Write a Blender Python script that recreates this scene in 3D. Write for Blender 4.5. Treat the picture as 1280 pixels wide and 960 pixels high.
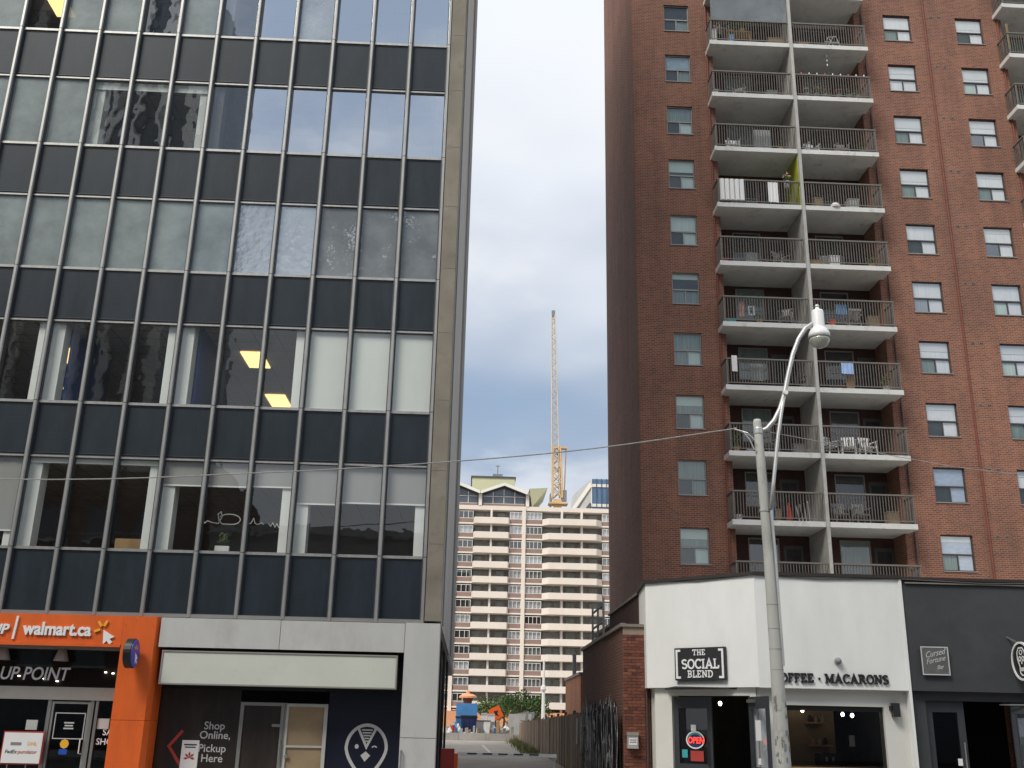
import bpy, math, random
from mathutils import Vector, Matrix
random.seed(7)
for o in list(bpy.data.objects): bpy.data.objects.remove(o)
S = bpy.context.scene; COL = S.collection
# ------------------------------------------------------------ camera
EYE = 1.8
cam = bpy.data.cameras.new('camera'); cam.sensor_fit = 'HORIZONTAL'; cam.sensor_width = 36
cam.lens = 1281.76/1280*36; cam.clip_start = .1; cam.clip_end = 3000
co = bpy.data.objects.new('camera', cam); COL.objects.link(co)
p, yw, rl = .3197, -.0355, .0214
fw = Vector((-math.sin(yw)*math.cos(p), math.cos(yw)*math.cos(p), math.sin(p)))
rt = Vector((math.cos(yw), math.sin(yw), 0)); up = rt.cross(fw)
r2 = math.cos(rl)*rt+math.sin(rl)*up; u2 = -math.sin(rl)*rt+math.cos(rl)*up
co.matrix_world = Matrix(((r2.x,u2.x,-fw.x,0),(r2.y,u2.y,-fw.y,0),(r2.z,u2.z,-fw.z,EYE),(0,0,0,1)))
S.camera = co
# ------------------------------------------------------------ sky, sun, exposure
SUN_EL, SUN_AZ = 48, 222            # degrees; azimuth clockwise from +Y: behind the camera, to the left
W = bpy.data.worlds.new('World'); S.world = W; W.use_nodes = True
nt = W.node_tree; nt.nodes.clear(); N = nt.nodes.new; L = nt.links.new
out = N('ShaderNodeOutputWorld'); bg = N('ShaderNodeBackground'); bg.inputs[1].default_value = .09
sky = N('ShaderNodeTexSky'); sky.sky_type = 'NISHITA'; sky.sun_disc = False
sky.sun_elevation = math.radians(SUN_EL); sky.sun_rotation = math.radians(SUN_AZ); sky.air_density = 1.2; sky.dust_density = 1.5
tc = N('ShaderNodeTexCoord'); sep = N('ShaderNodeSeparateXYZ'); L(tc.outputs['Generated'], sep.inputs[0])
zz = N('ShaderNodeMath'); zz.operation = 'MAXIMUM'; L(sep.outputs[2], zz.inputs[0]); zz.inputs[1].default_value = 0
za = N('ShaderNodeMath'); za.operation = 'ADD'; L(zz.outputs[0], za.inputs[0]); za.inputs[1].default_value = .16
dv = []
for k in (0, 1):
    d = N('ShaderNodeMath'); d.operation = 'DIVIDE'; L(sep.outputs[k], d.inputs[0]); L(za.outputs[0], d.inputs[1]); dv.append(d)
cmb = N('ShaderNodeCombineXYZ'); L(dv[0].outputs[0], cmb.inputs[0]); L(dv[1].outputs[0], cmb.inputs[1])
def noise(scale, detail, rough, off):
    m = N('ShaderNodeMapping'); m.inputs['Location'].default_value = off; L(cmb.outputs[0], m.inputs[0])
    n = N('ShaderNodeTexNoise'); n.inputs['Scale'].default_value = scale; n.inputs['Detail'].default_value = detail
    n.inputs['Roughness'].default_value = rough; L(m.outputs[0], n.inputs['Vector']); return n
n1 = noise(.62, 5, .48, (0.4, 6.6, 2)); n2 = noise(.6, 4, .45, (6.3, 0.5, 8))
def ramp(src, a, b, ca=(0,0,0,1), cb=(1,1,1,1)):
    r = N('ShaderNodeValToRGB'); r.color_ramp.elements[0].position = a; r.color_ramp.elements[1].position = b
    r.color_ramp.elements[0].color = ca; r.color_ramp.elements[1].color = cb; r.color_ramp.interpolation = 'EASE'
    L(src, r.inputs[0]); return r
cov = ramp(n1.outputs['Fac'], .22, .44)
cc = ramp(n2.outputs['Fac'], .35, .56, (2.75, 3.35, 4.4, 1), (6.8, 7.1, 7.55, 1))
n3 = noise(1.9, 6, .5, (4.2, 1.7, 5)); puff = ramp(n3.outputs['Fac'], .50, .66, cb=(.55, .55, .55, 1)); mp_ = N('ShaderNodeMix'); mp_.data_type = 'RGBA'; L(puff.outputs[0], mp_.inputs['Factor']); mp_.inputs[7].default_value = (6.9, 7.0, 7.2, 1)
mx = N('ShaderNodeMix'); mx.data_type = 'RGBA'; L(cov.outputs[0], mx.inputs['Factor']); L(sky.outputs[0], mx.inputs[6]); L(cc.outputs[0], mx.inputs[7])
L(mx.outputs[2], mp_.inputs[6]); L(mp_.outputs[2], bg.inputs[0]); L(bg.outputs[0], out.inputs[0])
sl = bpy.data.lights.new('sun', 'SUN'); sl.energy = 2.3; sl.angle = math.radians(24); sl.color = (1, .95, .87)
so = bpy.data.objects.new('sun', sl); COL.objects.link(so); so.location = (-30, -30, 60)
az = math.radians(SUN_AZ); el = math.radians(SUN_EL)
so.rotation_euler = Vector((math.sin(az)*math.cos(el), math.cos(az)*math.cos(el), math.sin(el))).to_track_quat('Z', 'Y').to_euler()
S.view_settings.view_transform = 'Standard'; S.view_settings.look = 'None'
S.view_settings.exposure = .60; S.view_settings.gamma = 1
S.render.engine = 'CYCLES'
S.cycles.max_bounces = 4; S.cycles.diffuse_bounces = 3; S.cycles.glossy_bounces = 3; S.cycles.transparent_max_bounces = 8; S.cycles.caustics_reflective = False; S.cycles.caustics_refractive = False; S.cycles.use_denoising = True

# ------------------------------------------------------------ materials
M = {}
def mat(name, col, rough=.6, metal=0, var=.12, vscale=2.0, stretch=(1,1,1), bump=0, bscale=40, spec=.5, dirt=None, dscale=1.2, dlo=.5, dhi=.75, coat=0):
    m = bpy.data.materials.new(name); m.use_nodes = True; t = m.node_tree; b = t.nodes['Principled BSDF']
    b.inputs['Roughness'].default_value = rough; b.inputs['Metallic'].default_value = metal
    b.inputs['Specular IOR Level'].default_value = spec; b.inputs['Coat Weight'].default_value = coat
    n_ = t.nodes.new; l_ = t.links.new
    tc = n_('ShaderNodeNewGeometry'); mp = n_('ShaderNodeMapping'); mp.inputs['Scale'].default_value = stretch; l_(tc.outputs['Position'], mp.inputs[0])
    nz = n_('ShaderNodeTexNoise'); nz.inputs['Scale'].default_value = vscale; nz.inputs['Detail'].default_value = 6; nz.inputs['Roughness'].default_value = .62; l_(mp.outputs[0], nz.inputs['Vector'])
    r = n_('ShaderNodeValToRGB'); r.color_ramp.elements[0].position = .3; r.color_ramp.elements[1].position = .7
    r.color_ramp.elements[0].color = (*[c*(1-var) for c in col], 1); r.color_ramp.elements[1].color = (*[min(1, c*(1+var)) for c in col], 1)
    l_(nz.outputs['Fac'], r.inputs[0]); src = r.outputs[0]
    if dirt:
        n2 = n_('ShaderNodeTexNoise'); n2.inputs['Scale'].default_value = dscale; n2.inputs['Detail'].default_value = 8; n2.inputs['Roughness'].default_value = .7; l_(mp.outputs[0], n2.inputs['Vector'])
        r2 = n_('ShaderNodeValToRGB'); r2.color_ramp.elements[0].position = dlo; r2.color_ramp.elements[1].position = dhi; l_(n2.outputs['Fac'], r2.inputs[0])
        mxx = n_('ShaderNodeMix'); mxx.data_type = 'RGBA'; l_(r2.outputs[0], mxx.inputs['Factor']); l_(src, mxx.inputs[6]); mxx.inputs[7].default_value = (*dirt, 1); src = mxx.outputs[2]
    l_(src, b.inputs['Base Color'])
    if bump:
        n3 = n_('ShaderNodeTexNoise'); n3.inputs['Scale'].default_value = bscale; n3.inputs['Detail'].default_value = 4; l_(mp.outputs[0], n3.inputs['Vector'])
        bp = n_('ShaderNodeBump'); bp.inputs['Strength'].default_value = bump; bp.inputs['Distance'].default_value = .01; l_(n3.outputs['Fac'], bp.inputs['Height']); l_(bp.outputs[0], b.inputs['Normal'])
    M[name] = m; return m
def brickmat(name, c1, c2, mortar, bw=.215, rh=.0765, ms=.011, dark=.25):
    m = bpy.data.materials.new(name); m.use_nodes = True; t = m.node_tree; b = t.nodes['Principled BSDF']; b.inputs['Roughness'].default_value = .85
    n_ = t.nodes.new; l_ = t.links.new
    tc = n_('ShaderNodeNewGeometry'); sp = n_('ShaderNodeSeparateXYZ'); l_(tc.outputs['Position'], sp.inputs[0])
    ad = n_('ShaderNodeMath'); l_(sp.outputs[0], ad.inputs[0]); l_(sp.outputs[1], ad.inputs[1]); cb = n_('ShaderNodeCombineXYZ'); l_(ad.outputs[0], cb.inputs[0]); l_(sp.outputs[2], cb.inputs[1])
    bt = n_('ShaderNodeTexBrick'); bt.inputs['Scale'].default_value = 1; bt.inputs['Brick Width'].default_value = bw; bt.inputs['Row Height'].default_value = rh; bt.inputs['Mortar Size'].default_value = ms
    bt.inputs['Color1'].default_value = (*c1, 1); bt.inputs['Color2'].default_value = (*c2, 1); bt.inputs['Mortar'].default_value = (*mortar, 1); bt.inputs['Bias'].default_value = -.1; bt.inputs['Mortar Smooth'].default_value = .2
    l_(cb.outputs[0], bt.inputs['Vector'])
    nz = n_('ShaderNodeTexNoise'); nz.inputs['Scale'].default_value = .35; nz.inputs['Detail'].default_value = 7; nz.inputs['Roughness'].default_value = .65; l_(tc.outputs['Position'], nz.inputs['Vector'])
    r = n_('ShaderNodeValToRGB'); r.color_ramp.elements[0].position = .36; r.color_ramp.elements[1].position = .62; r.color_ramp.elements[0].color = (1-dark,)*3+(1,); r.color_ramp.elements[1].color = (1.12, 1.1, 1.08, 1); l_(nz.outputs['Fac'], r.inputs[0])
    mp2 = n_('ShaderNodeMapping'); mp2.inputs['Scale'].default_value = (1.3, 1.3, .09); l_(tc.outputs['Position'], mp2.inputs[0]); ns = n_('ShaderNodeTexNoise'); ns.inputs['Scale'].default_value = 1.4; ns.inputs['Detail'].default_value = 6; ns.inputs['Roughness'].default_value = .7; l_(mp2.outputs[0], ns.inputs['Vector'])
    av = n_('ShaderNodeMath'); av.operation = 'ADD'; l_(nz.outputs['Fac'], av.inputs[0]); l_(ns.outputs['Fac'], av.inputs[1]); hv = n_('ShaderNodeMath'); hv.operation = 'MULTIPLY'; hv.inputs[1].default_value = .5; l_(av.outputs[0], hv.inputs[0]); l_(hv.outputs[0], r.inputs[0])
    mu = n_('ShaderNodeMix'); mu.data_type = 'RGBA'; mu.blend_type = 'MULTIPLY'; mu.inputs['Factor'].default_value = 1; l_(bt.outputs['Color'], mu.inputs[6]); l_(r.outputs[0], mu.inputs[7]); l_(mu.outputs[2], b.inputs['Base Color'])
    bp = n_('ShaderNodeBump'); bp.invert = True; bp.inputs['Strength'].default_value = .6; bp.inputs['Distance'].default_value = .01; l_(bt.outputs['Fac'], bp.inputs['Height']); l_(bp.outputs[0], b.inputs['Normal'])
    M[name] = m
def glass(name, tint, refl, rough=.0, wob=.0, film=None, filmfac=0., wscale=1.5, speck=False):
    m = bpy.data.materials.new(name); m.use_nodes = True; t = m.node_tree; t.nodes.clear(); n_ = t.nodes.new; l_ = t.links.new
    o = n_('ShaderNodeOutputMaterial'); tr = n_('ShaderNodeBsdfTransparent'); tr.inputs[0].default_value = (*tint, 1)
    gl = n_('ShaderNodeBsdfGlossy'); gl.inputs['Roughness'].default_value = rough; gl.inputs[0].default_value = (.95, .98, 1, 1)
    tc = n_('ShaderNodeNewGeometry')
    body = tr.outputs[0]
    if film:
        df = n_('ShaderNodeBsdfDiffuse'); nz = n_('ShaderNodeTexNoise'); nz.inputs['Scale'].default_value = 1.1; nz.inputs['Detail'].default_value = 8; nz.inputs['Roughness'].default_value = .65; l_(tc.outputs['Position'], nz.inputs['Vector'])
        r = n_('ShaderNodeValToRGB'); r.color_ramp.elements[0].position = .35; r.color_ramp.elements[1].position = .66
        r.color_ramp.elements[0].color = (*[c*.72 for c in film], 1); r.color_ramp.elements[1].color = (*[c*1.2 for c in film], 1); l_(nz.outputs['Fac'], r.inputs[0]); col = r.outputs[0]
        if speck:
            n2 = n_('ShaderNodeTexNoise'); n2.inputs['Scale'].default_value = 14; n2.inputs['Detail'].default_value = 5; n2.inputs['Roughness'].default_value = .75; l_(tc.outputs['Position'], n2.inputs['Vector'])
            n5 = n_('ShaderNodeTexNoise'); n5.inputs['Scale'].default_value = 1.6; l_(tc.outputs['Position'], n5.inputs['Vector'])
            mm = n_('ShaderNodeMath'); mm.operation = 'MULTIPLY'; l_(n2.outputs['Fac'], mm.inputs[0]); l_(n5.outputs['Fac'], mm.inputs[1])
            r2 = n_('ShaderNodeValToRGB'); r2.color_ramp.elements[0].position = .33; r2.color_ramp.elements[1].position = .40; l_(mm.outputs[0], r2.inputs[0])
            mc = n_('ShaderNodeMix'); mc.data_type = 'RGBA'; l_(r2.outputs[0], mc.inputs['Factor']); l_(col, mc.inputs[6]); mc.inputs[7].default_value = (.55, .57, .55, 1); col = mc.outputs[2]
        l_(col, df.inputs[0]); ms = n_('ShaderNodeMixShader'); ms.inputs[0].default_value = filmfac; l_(tr.outputs[0], ms.inputs[1]); l_(df.outputs[0], ms.inputs[2]); body = ms.outputs[0]
    if wob:
        n3 = n_('ShaderNodeTexNoise'); n3.inputs['Scale'].default_value = wscale; n3.inputs['Detail'].default_value = 2; l_(tc.outputs['Position'], n3.inputs['Vector'])
        bp = n_('ShaderNodeBump'); bp.inputs['Strength'].default_value = wob; bp.inputs['Distance'].default_value = .03; l_(n3.outputs['Fac'], bp.inputs['Height']); l_(bp.outputs[0], gl.inputs['Normal'])
    ge = n_('ShaderNodeNewGeometry'); dt = n_('ShaderNodeVectorMath'); dt.operation = 'DOT_PRODUCT'; l_(ge.outputs['Normal'], dt.inputs[0]); l_(ge.outputs['Incoming'], dt.inputs[1])
    def mth(op, a, b_=None):
        x = n_('ShaderNodeMath'); x.operation = op
        for i_, q in enumerate((a, b_)):
            if q is None: continue
            if isinstance(q, (int, float)): x.inputs[i_].default_value = q
            else: l_(q, x.inputs[i_])
        return x.outputs[0]
    sch = mth('POWER', mth('SUBTRACT', 1.0, mth('ABSOLUTE', dt.outputs['Value'])), 5.0)
    mr = n_('ShaderNodeMapRange'); mr.inputs[3].default_value = refl; mr.inputs[4].default_value = 1; l_(sch, mr.inputs[0])
    mx = n_('ShaderNodeMixShader'); l_(mr.outputs[0], mx.inputs[0]); l_(body, mx.inputs[1]); l_(gl.outputs[0], mx.inputs[2]); l_(mx.outputs[0], o.inputs[0]); M[name] = m
def emit(name, col, s):
    m = bpy.data.materials.new(name); m.use_nodes = True; b = m.node_tree.nodes['Principled BSDF']
    b.inputs['Base Color'].default_value = (*[c*.5 for c in col], 1); b.inputs['Emission Color'].default_value = (*col, 1); b.inputs['Emission Strength'].default_value = s; M[name] = m

mat('alu', (.37, .37, .355), .42, .55, .12, 3, (3, 3, .6), dirt=(.2, .19, .17), dscale=2, dlo=.55, dhi=.85)
mat('alu_dark', (.05, .052, .055), .5, .3)
mat('spandrel', (.018, .0265, .035), .48, 0, .2, 1.3, (2, 1, .5), spec=.25, dirt=(.027, .039, .050), dscale=1.8, dlo=.5, dhi=.85, bump=.12, bscale=2)
mat('pier', (.25, .22, .175), .9, 0, .22, 3, bump=.4, bscale=30, dirt=(.11, .095, .075), dscale=1.5, dlo=.45, dhi=.8)
mat('sidepanel', (.50, .49, .46), .7, 0, .12, 1.2, (1, 1, .2))
mat('sidedark', (.22, .215, .205), .7, 0, .15, 1.2, (1, 1, .2))
mat('stone', (.50, .50, .475), .7, 0, .06, 1.5, dirt=(.36, .35, .32), dscale=1.0, dlo=.5, dhi=.85, stretch=(1.2, 1, .5), bump=.1)
mat('cream', (.60, .61, .53), .5, 0, .05, 1, dirt=(.34, .34, .25), dscale=3, dlo=.6, dhi=.9)
mat('orange', (.72, .125, .018), .45, 0, .10, 1.5, (2, 2, .5), bump=.08, bscale=2, dirt=(.48, .09, .02), dscale=1, dlo=.55, dhi=.9)
mat('orangeside', (.60, .10, .015), .45, 0, .06, 1.5)
mat('white', (.78, .78, .76), .5, 0, .03)
mat('paintwhite', (.9, .9, .88), .4, 0, .03)
mat('whitetext', (.82, .82, .80), .4, 0, .02)
mat('greytext', (.52, .52, .50), .5, 0, .03)
mat('yellow', (.85, .45, .05), .4, 0, .03)
mat('blue', (.02, .09, .48), .35, 0, .05)
mat('black', (.012, .012, .013), .45, 0, .2)
mat('darkbrown', (.028, .022, .019), .3, 0, .3, 1.2, (3, 3, .4), dirt=(.045, .035, .03), dscale=1.2)
mat('navy', (.010, .012, .026), .28, 0, .25, .9)
mat('paper', (.33, .24, .14), .7, 0, .15, 1.5, dirt=(.25, .17, .1), dscale=1)
mat('red', (.42, .05, .04), .5, 0, .1)
mat('interior', (.16, .15, .13), .9, 0, .1, .8)
mat('ceiling', (.38, .36, .30), .9, 0, .06, 2)
mat('colwhite', (.88, .89, .86), .7, 0, .04)
mat('bluewall', (.06, .12, .32), .8, 0, .05)
mat('blind', (.74, .76, .72), .8, 0, .06, 1, (1, 1, .3))
mat('blindgrey', (.36, .36, .355), .8, 0, .07, 1.2, (1.5, 1, .3))
mat('greyband', (.33, .31, .28), .5, .2, .06)
emit('panel_light', (1, .68, .28), 1.15)
emit('neon', (1, .06, .04), .9); emit('bulb', (1, .88, .70), 9)
glass('g_clear', (.94, .96, .94), .075, 0, .12, (.3, .3, .28), .03)
glass('g_mid', (.85, .88, .86), .20, 0, .30, (.3, .3, .28), .03, wscale=1.0)
glass('g_refl', (.25, .28, .32), .78, .0, .14, wscale=.8)
glass('g_wavy', (.45, .47, .47), .40, .0, .10, wscale=1.6)
glass('g_frost', (.5, .55, .53), .30, .10, .20, (.33, .385, .365), .8)
glass('g_frostdark', (.45, .47, .47), .10, .1, .3, (.22, .235, .23), .78, speck=True)
glass('g_frostbright', (.5, .55, .55), .40, .14, .22, (.36, .40, .41), .75, wscale=5, speck=True)
glass('g_shop', (.6, .6, .6), .05)
glass('g_apt', (.72, .80, .78), .10, 0, .08)
glass('g_aptbright', (.96, .97, .97), .26, 0, .18)
glass('g_far', (.8, .83, .86), .14)
glass('g_vinyl', (.8, .83, .82), .10, .1, .5, (.5, .53, .52), .18, wscale=3)
brickmat('brick', (.262, .088, .047), (.145, .051, .034), (.29, .20, .15), ms=.0125, dark=.30)
brickmat('brick_wing', (.15, .053, .033), (.105, .038, .026), (.145, .10, .078))
brickmat('brick_orange', (.62, .22, .09), (.52, .18, .075), (.50, .30, .19))
brickmat('brick_loggia', (.075, .030, .022), (.055, .022, .017), (.06, .04, .032))  # loggia shade put into the colour: a darkened copy of the tower brick
for k, c in enumerate(((.18, .060, .036), (.145, .048, .031), (.095, .034, .024), (.21, .075, .043))): mat('brick%d' % k, c, .88, 0, .25, 14, bump=.5, bscale=90)
mat('mortar', (.29, .225, .175), .95, 0, .15, 6)
mat('concrete', (.44, .43, .405), .85, 0, .10, 2, dirt=(.24, .23, .21), dscale=1.3, dlo=.52, dhi=.85, bump=.2)
mat('slabpaint', (.63, .63, .605), .8, 0, .08, 1.2, dirt=(.34, .33, .30), dscale=2.2, dlo=.54, dhi=.8)
mat('rail', (.18, .165, .145), .6, .1, .15, 3, dirt=(.12, .1, .085), dscale=3)
mat('baluster', (.13, .115, .10), .6, .1, .2, 5)
mat('conduit', (.20, .055, .035), .6, 0, .15, 2)
mat('conduit_dark', (.07, .04, .035), .6)
mat('frame_alu', (.30, .29, .27), .5, .3, .1)
mat('frame_dark', (.07, .066, .06), .5, .2, .1)
mat('curtain', (.84, .85, .83), .9, 0, .10, 4, (5, 1, .15))
mat('curtain_grey', (.30, .33, .32), .9, 0, .3, 4, (6, 1, .2))
mat('dark_room', (.035, .036, .036), .9, 0, .4, 2)  # darkness of unlit rooms put into the colour, also on sheets named curtain
mat('curtain_blue', (.42, .50, .62), .9, 0, .15, 4, (1, 1, 3))
mat('stucco', (.78, .785, .755), .85, 0, .04, 1.2, (1.6, 1.6, .5), bump=.2, bscale=80, dirt=(.71, .71, .675), dscale=1.1, dlo=.52, dhi=.9)
mat('stucco_low', (.66, .655, .60), .85, 0, .03, 1.5, bump=.15, bscale=120)
mat('charcoal', (.043, .046, .050), .75, 0, .10, 2, bump=.15, bscale=120, dirt=(.06, .062, .065), dscale=.7)
mat('gravel_roof', (.42, .40, .37), .95, 0, .2, 6)
mat('coping', (.035, .028, .025), .6, .2, .1)
mat('coping_light', (.24, .205, .17), .6, .2, .12)
mat('doorframe', (.045, .05, .056), .5, .2, .1)
mat('signblack', (.018, .018, .02), .5, 0, .1)
mat('steel', (.42, .42, .40), .35, .8, .1)
mat('acrylic', (.16, .165, .16), .25, .2, .15, 5)
mat('pole', (.46, .46, .42), .85, 0, .08, 4, (1, 1, .25), dirt=(.26, .25, .22), dscale=3.5, dlo=.55, dhi=.75, bump=.2)
mat('polegrime', (.20, .19, .165), .9, 0, .5, 18, bump=.6, bscale=25)
mat('galv', (.55, .55, .53), .45, .5, .08)
mat('lamp_white', (.82, .82, .80), .35, 0, .03)
mat('wire', (.36, .35, .33), .6, .2, .2, 8); mat('wire_dark', (.10, .10, .10), .6)
mat('asphalt', (.085, .083, .08), .9, 0, .2, 1.5, bump=.4, bscale=60)
mat('asphalt_old', (.40, .35, .295), .92, 0, .14, .6, bump=.3, bscale=40, dirt=(.31, .275, .235), dscale=.5)
mat('city_ground', (.20, .19, .175), .92, 0, .2, .3)
mat('pavement', (.36, .35, .33), .9, 0, .1, 1)
mat('roadpaint', (.62, .61, .56), .7, 0, .2, 6)
mat('fence', (.32, .235, .165), .9, 0, .3, 3, (6, 6, .4), bump=.4, bscale=20)
mat('fence2', (.21, .155, .11), .9, 0, .3, 3, (6, 6, .4), bump=.4, bscale=20)
mat('fence3', (.42, .32, .23), .9, 0, .3, 3, (6, 6, .4), bump=.4, bscale=20)
mat('tarp', (.012, .013, .015), .38, 0, .4, 6, (4, 4, .6)); mat('tarp_edge', (.30, .31, .31), .7, 0, .4, 20)
mat('apt_cream', (.76, .675, .59), .85, 0, .05, .4); mat('apt_white', (.78, .74, .67), .8, 0, .05, .4)
mat('apt_brick', (.29, .195, .16), .9, 0, .12, 1); mat('apt_dark', (.30, .27, .255), .8, 0, .4, .6); mat('apt_orange', (.70, .33, .17), .85, 0, .08, .5)  # distance haze put into the colour: apt_dark is lightened to soften contrast
mat('apt_roof', (.10, .10, .105), .8, 0, .1, .5); mat('apt_box', (.60, .60, .38), .8, 0, .04)
mat('glass_tower', (.12, .20, .32), .15, .3, .3, .25, (1, 1, .3)); mat('glass_dark', (.10, .12, .15), .2, .2, .3, .3)
mat('crane', (.66, .43, .20), .5, 0, .12, .3); mat('crane_pale', (.58, .50, .38), .5, 0, .1, .3)
mat('leaf', (.065, .12, .03), .7, 0, .45, 2.5); mat('weed', (.17, .19, .06), .7, 0, .4, 3); mat('leaf2', (.10, .15, .045), .7, 0, .45, 3); mat('trunk', (.10, .075, .05), .9)
mat('bin_blue', (.05, .19, .42), .5, 0, .15, 2); mat('bin_navy', (.018, .032, .11), .5, 0, .2, 2)
mat('orange_board', (.85, .13, .02), .5, 0, .06); mat('timber', (.42, .26, .12), .8, 0, .2, 3)
mat('turquoise', (.05, .35, .40), .5); mat('skyblue', (.20, .42, .68), .7, 0, .15, 4); mat('flower_red', (.62, .05, .03), .6, 0, .3, 9); mat('flower_pink', (.72, .42, .40), .6, 0, .3, 9); mat('limewall', (.36, .38, .04), .8)
mat('grey_plastic', (.22, .22, .22), .5); mat('towel', (.34, .48, .74), .9, 0, .1, 5)

# ------------------------------------------------------------ mesh helpers
class MB:
    def __init__(s): s.v = []; s.f = []
    def poly(s, pts): n = len(s.v); s.v += [tuple(q) for q in pts]; s.f.append(tuple(range(n, n+len(pts))))
    def box(s, x0, x1, y0, y1, z0, z1):
        n = len(s.v); s.v += [(x, y, z) for z in (z0, z1) for y in (y0, y1) for x in (x0, x1)]
        s.f += [tuple(n+i for i in q) for q in ((0,2,3,1),(4,5,7,6),(0,1,5,4),(2,6,7,3),(0,4,6,2),(1,3,7,5))]; return s
    def bar(s, a, b, w, h=None):
        h = h or w; a = Vector(a); b = Vector(b); d = (b-a).normalized(); r = d.cross(Vector((0,0,1)))
        if r.length < 1e-3: r = Vector((1,0,0))
        r.normalize(); u = r.cross(d); n = len(s.v)
        for q in (a, b):
            for i, j in ((-1,-1),(1,-1),(1,1),(-1,1)): s.v.append(tuple(q+r*i*w/2+u*j*h/2))
        s.f += [tuple(n+i for i in q) for q in ((3,2,1,0),(4,5,6,7),(0,1,5,4),(1,2,6,5),(2,3,7,6),(3,0,4,7))]; return s
    def tube(s, pts, rad, seg=8):
        pts = [Vector(q) for q in pts]; rad = rad if isinstance(rad, (list, tuple)) else [rad]*len(pts); n0 = len(s.v)
        for i, q in enumerate(pts):
            d = (pts[min(i+1, len(pts)-1)]-pts[max(i-1, 0)]).normalized(); r = d.cross(Vector((0, 1, .01))) if abs(d.y) < .9 else d.cross(Vector((0, 0, 1))); r.normalize(); u = r.cross(d)
            for k in range(seg): a = 2*math.pi*k/seg; s.v.append(tuple(q+(r*math.cos(a)+u*math.sin(a))*rad[i]))
        for i in range(len(pts)-1):
            for k in range(seg): a = n0+i*seg+k; b = n0+i*seg+(k+1) % seg; s.f.append((a, b, b+seg, a+seg))
        s.f.append(tuple(n0+k for k in reversed(range(seg)))); s.f.append(tuple(n0+(len(pts)-1)*seg+k for k in range(seg))); return s
    def lathe(s, c, prof, seg=16, axis=(0,0,1)):
        ax = Vector(axis).normalized(); r = ax.cross(Vector((0,1,0))) if abs(ax.y) < .9 else ax.cross(Vector((1,0,0))); r.normalize(); u = ax.cross(r); c = Vector(c); n0 = len(s.v)
        for (rr, h) in prof:
            for k in range(seg): a = 2*math.pi*k/seg; s.v.append(tuple(c+ax*h+(r*math.cos(a)+u*math.sin(a))*rr))
        for i in range(len(prof)-1):
            for k in range(seg): a = n0+i*seg+k; b = n0+i*seg+(k+1) % seg; s.f.append((a, b, b+seg, a+seg))
        s.f.append(tuple(n0+k for k in reversed(range(seg)))); s.f.append(tuple(n0+(len(prof)-1)*seg+k for k in range(seg))); return s
    def prism(s, poly, fr, d0, d1):      # poly 2-D, fr = (origin, u, v, n); front at d1
        o, u, v, n = fr; k = len(poly); a = len(s.v)
        for d in (d0, d1):
            for (x, y) in poly: s.v.append(tuple(o+u*x+v*y+n*d))
        s.f.append(tuple(a+k+i for i in range(k))); s.f.append(tuple(a+i for i in reversed(range(k))))
        for i in range(k): j = (i+1) % k; s.f.append((a+i, a+j, a+k+j, a+k+i))
        return s
    def ribbon(s, pts, w, fr, d0, d1, closed=False):
        P = [Vector((q[0], q[1])) for q in pts]; n = len(P); A = []
        for i in range(n):
            if closed: a, b = P[i-1], P[(i+1) % n]
            else: a, b = P[max(i-1, 0)], P[min(i+1, n-1)]
            t1 = (P[i]-a) if (P[i]-a).length > 1e-9 else (b-P[i]); t2 = (b-P[i]) if (b-P[i]).length > 1e-9 else t1
            t1 = t1.normalized(); t2 = t2.normalized(); nn = Vector((-(t1.y+t2.y), t1.x+t2.x))
            nn = nn.normalized() if nn.length > 1e-6 else Vector((-t1.y, t1.x)); c = max(.45, nn.dot(Vector((-t1.y, t1.x)))); A.append((P[i]+nn*w/2/c, P[i]-nn*w/2/c))
        o, u, v, nm = fr; base = len(s.v)
        for (l, r) in A:
            for d in (d0, d1):
                for q in (l, r): s.v.append(tuple(o+u*q.x+v*q.y+nm*d))
        m = n if closed else n-1
        for i in range(m):
            a = base+4*i; b = base+4*((i+1) % n)
            s.f += [(a+2, b+2, b+3, a+3)[::-1], (a, a+1, b+1, b)[::-1], (a, b, b+2, a+2), (a+1, a+3, b+3, b+1)]
        if not closed:
            a = base; s.f.append((a, a+2, a+3, a+1)); a = base+4*(n-1); s.f.append((a, a+1, a+3, a+2))
        return s
    def mesh(s, name, m, smooth=False):
        me = bpy.data.meshes.new(name); me.from_pydata(s.v, [], s.f); me.materials.append(M[m] if isinstance(m, str) else m)
        if smooth: me.polygons.foreach_set('use_smooth', [True]*len(me.polygons))
        me.update(); return me
def link(name, me, parent=None, loc=(0,0,0)):
    o = bpy.data.objects.new(name, me); COL.objects.link(o)
    if parent is not None:
        o.parent = parent
        if parent.type == 'EMPTY': o.matrix_parent_inverse = Matrix.Translation(-Vector(parent.location))
        elif parent.location.length: o.matrix_parent_inverse = Matrix.Translation(-Vector(parent.location))
    o.location = loc; return o
def part(name, mb, m, parent=None, loc=(0,0,0), smooth=False): return link(name, mb.mesh(name, m, smooth), parent, loc)
def tag(o, label, cat, group=None, kind=None):
    if label: o['label'] = label
    if cat: o['category'] = cat
    if group: o['group'] = group
    if kind: o['kind'] = kind
    return o
def thing(name, loc, label, cat, group=None):
    o = bpy.data.objects.new(name, None); COL.objects.link(o); o.location = loc; o.empty_display_size = .3; return tag(o, label, cat, group)
def struct(name, mb, m): o = part(name, mb, m); o['kind'] = 'structure'; return o
def B(*a): return MB().box(*a)
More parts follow.
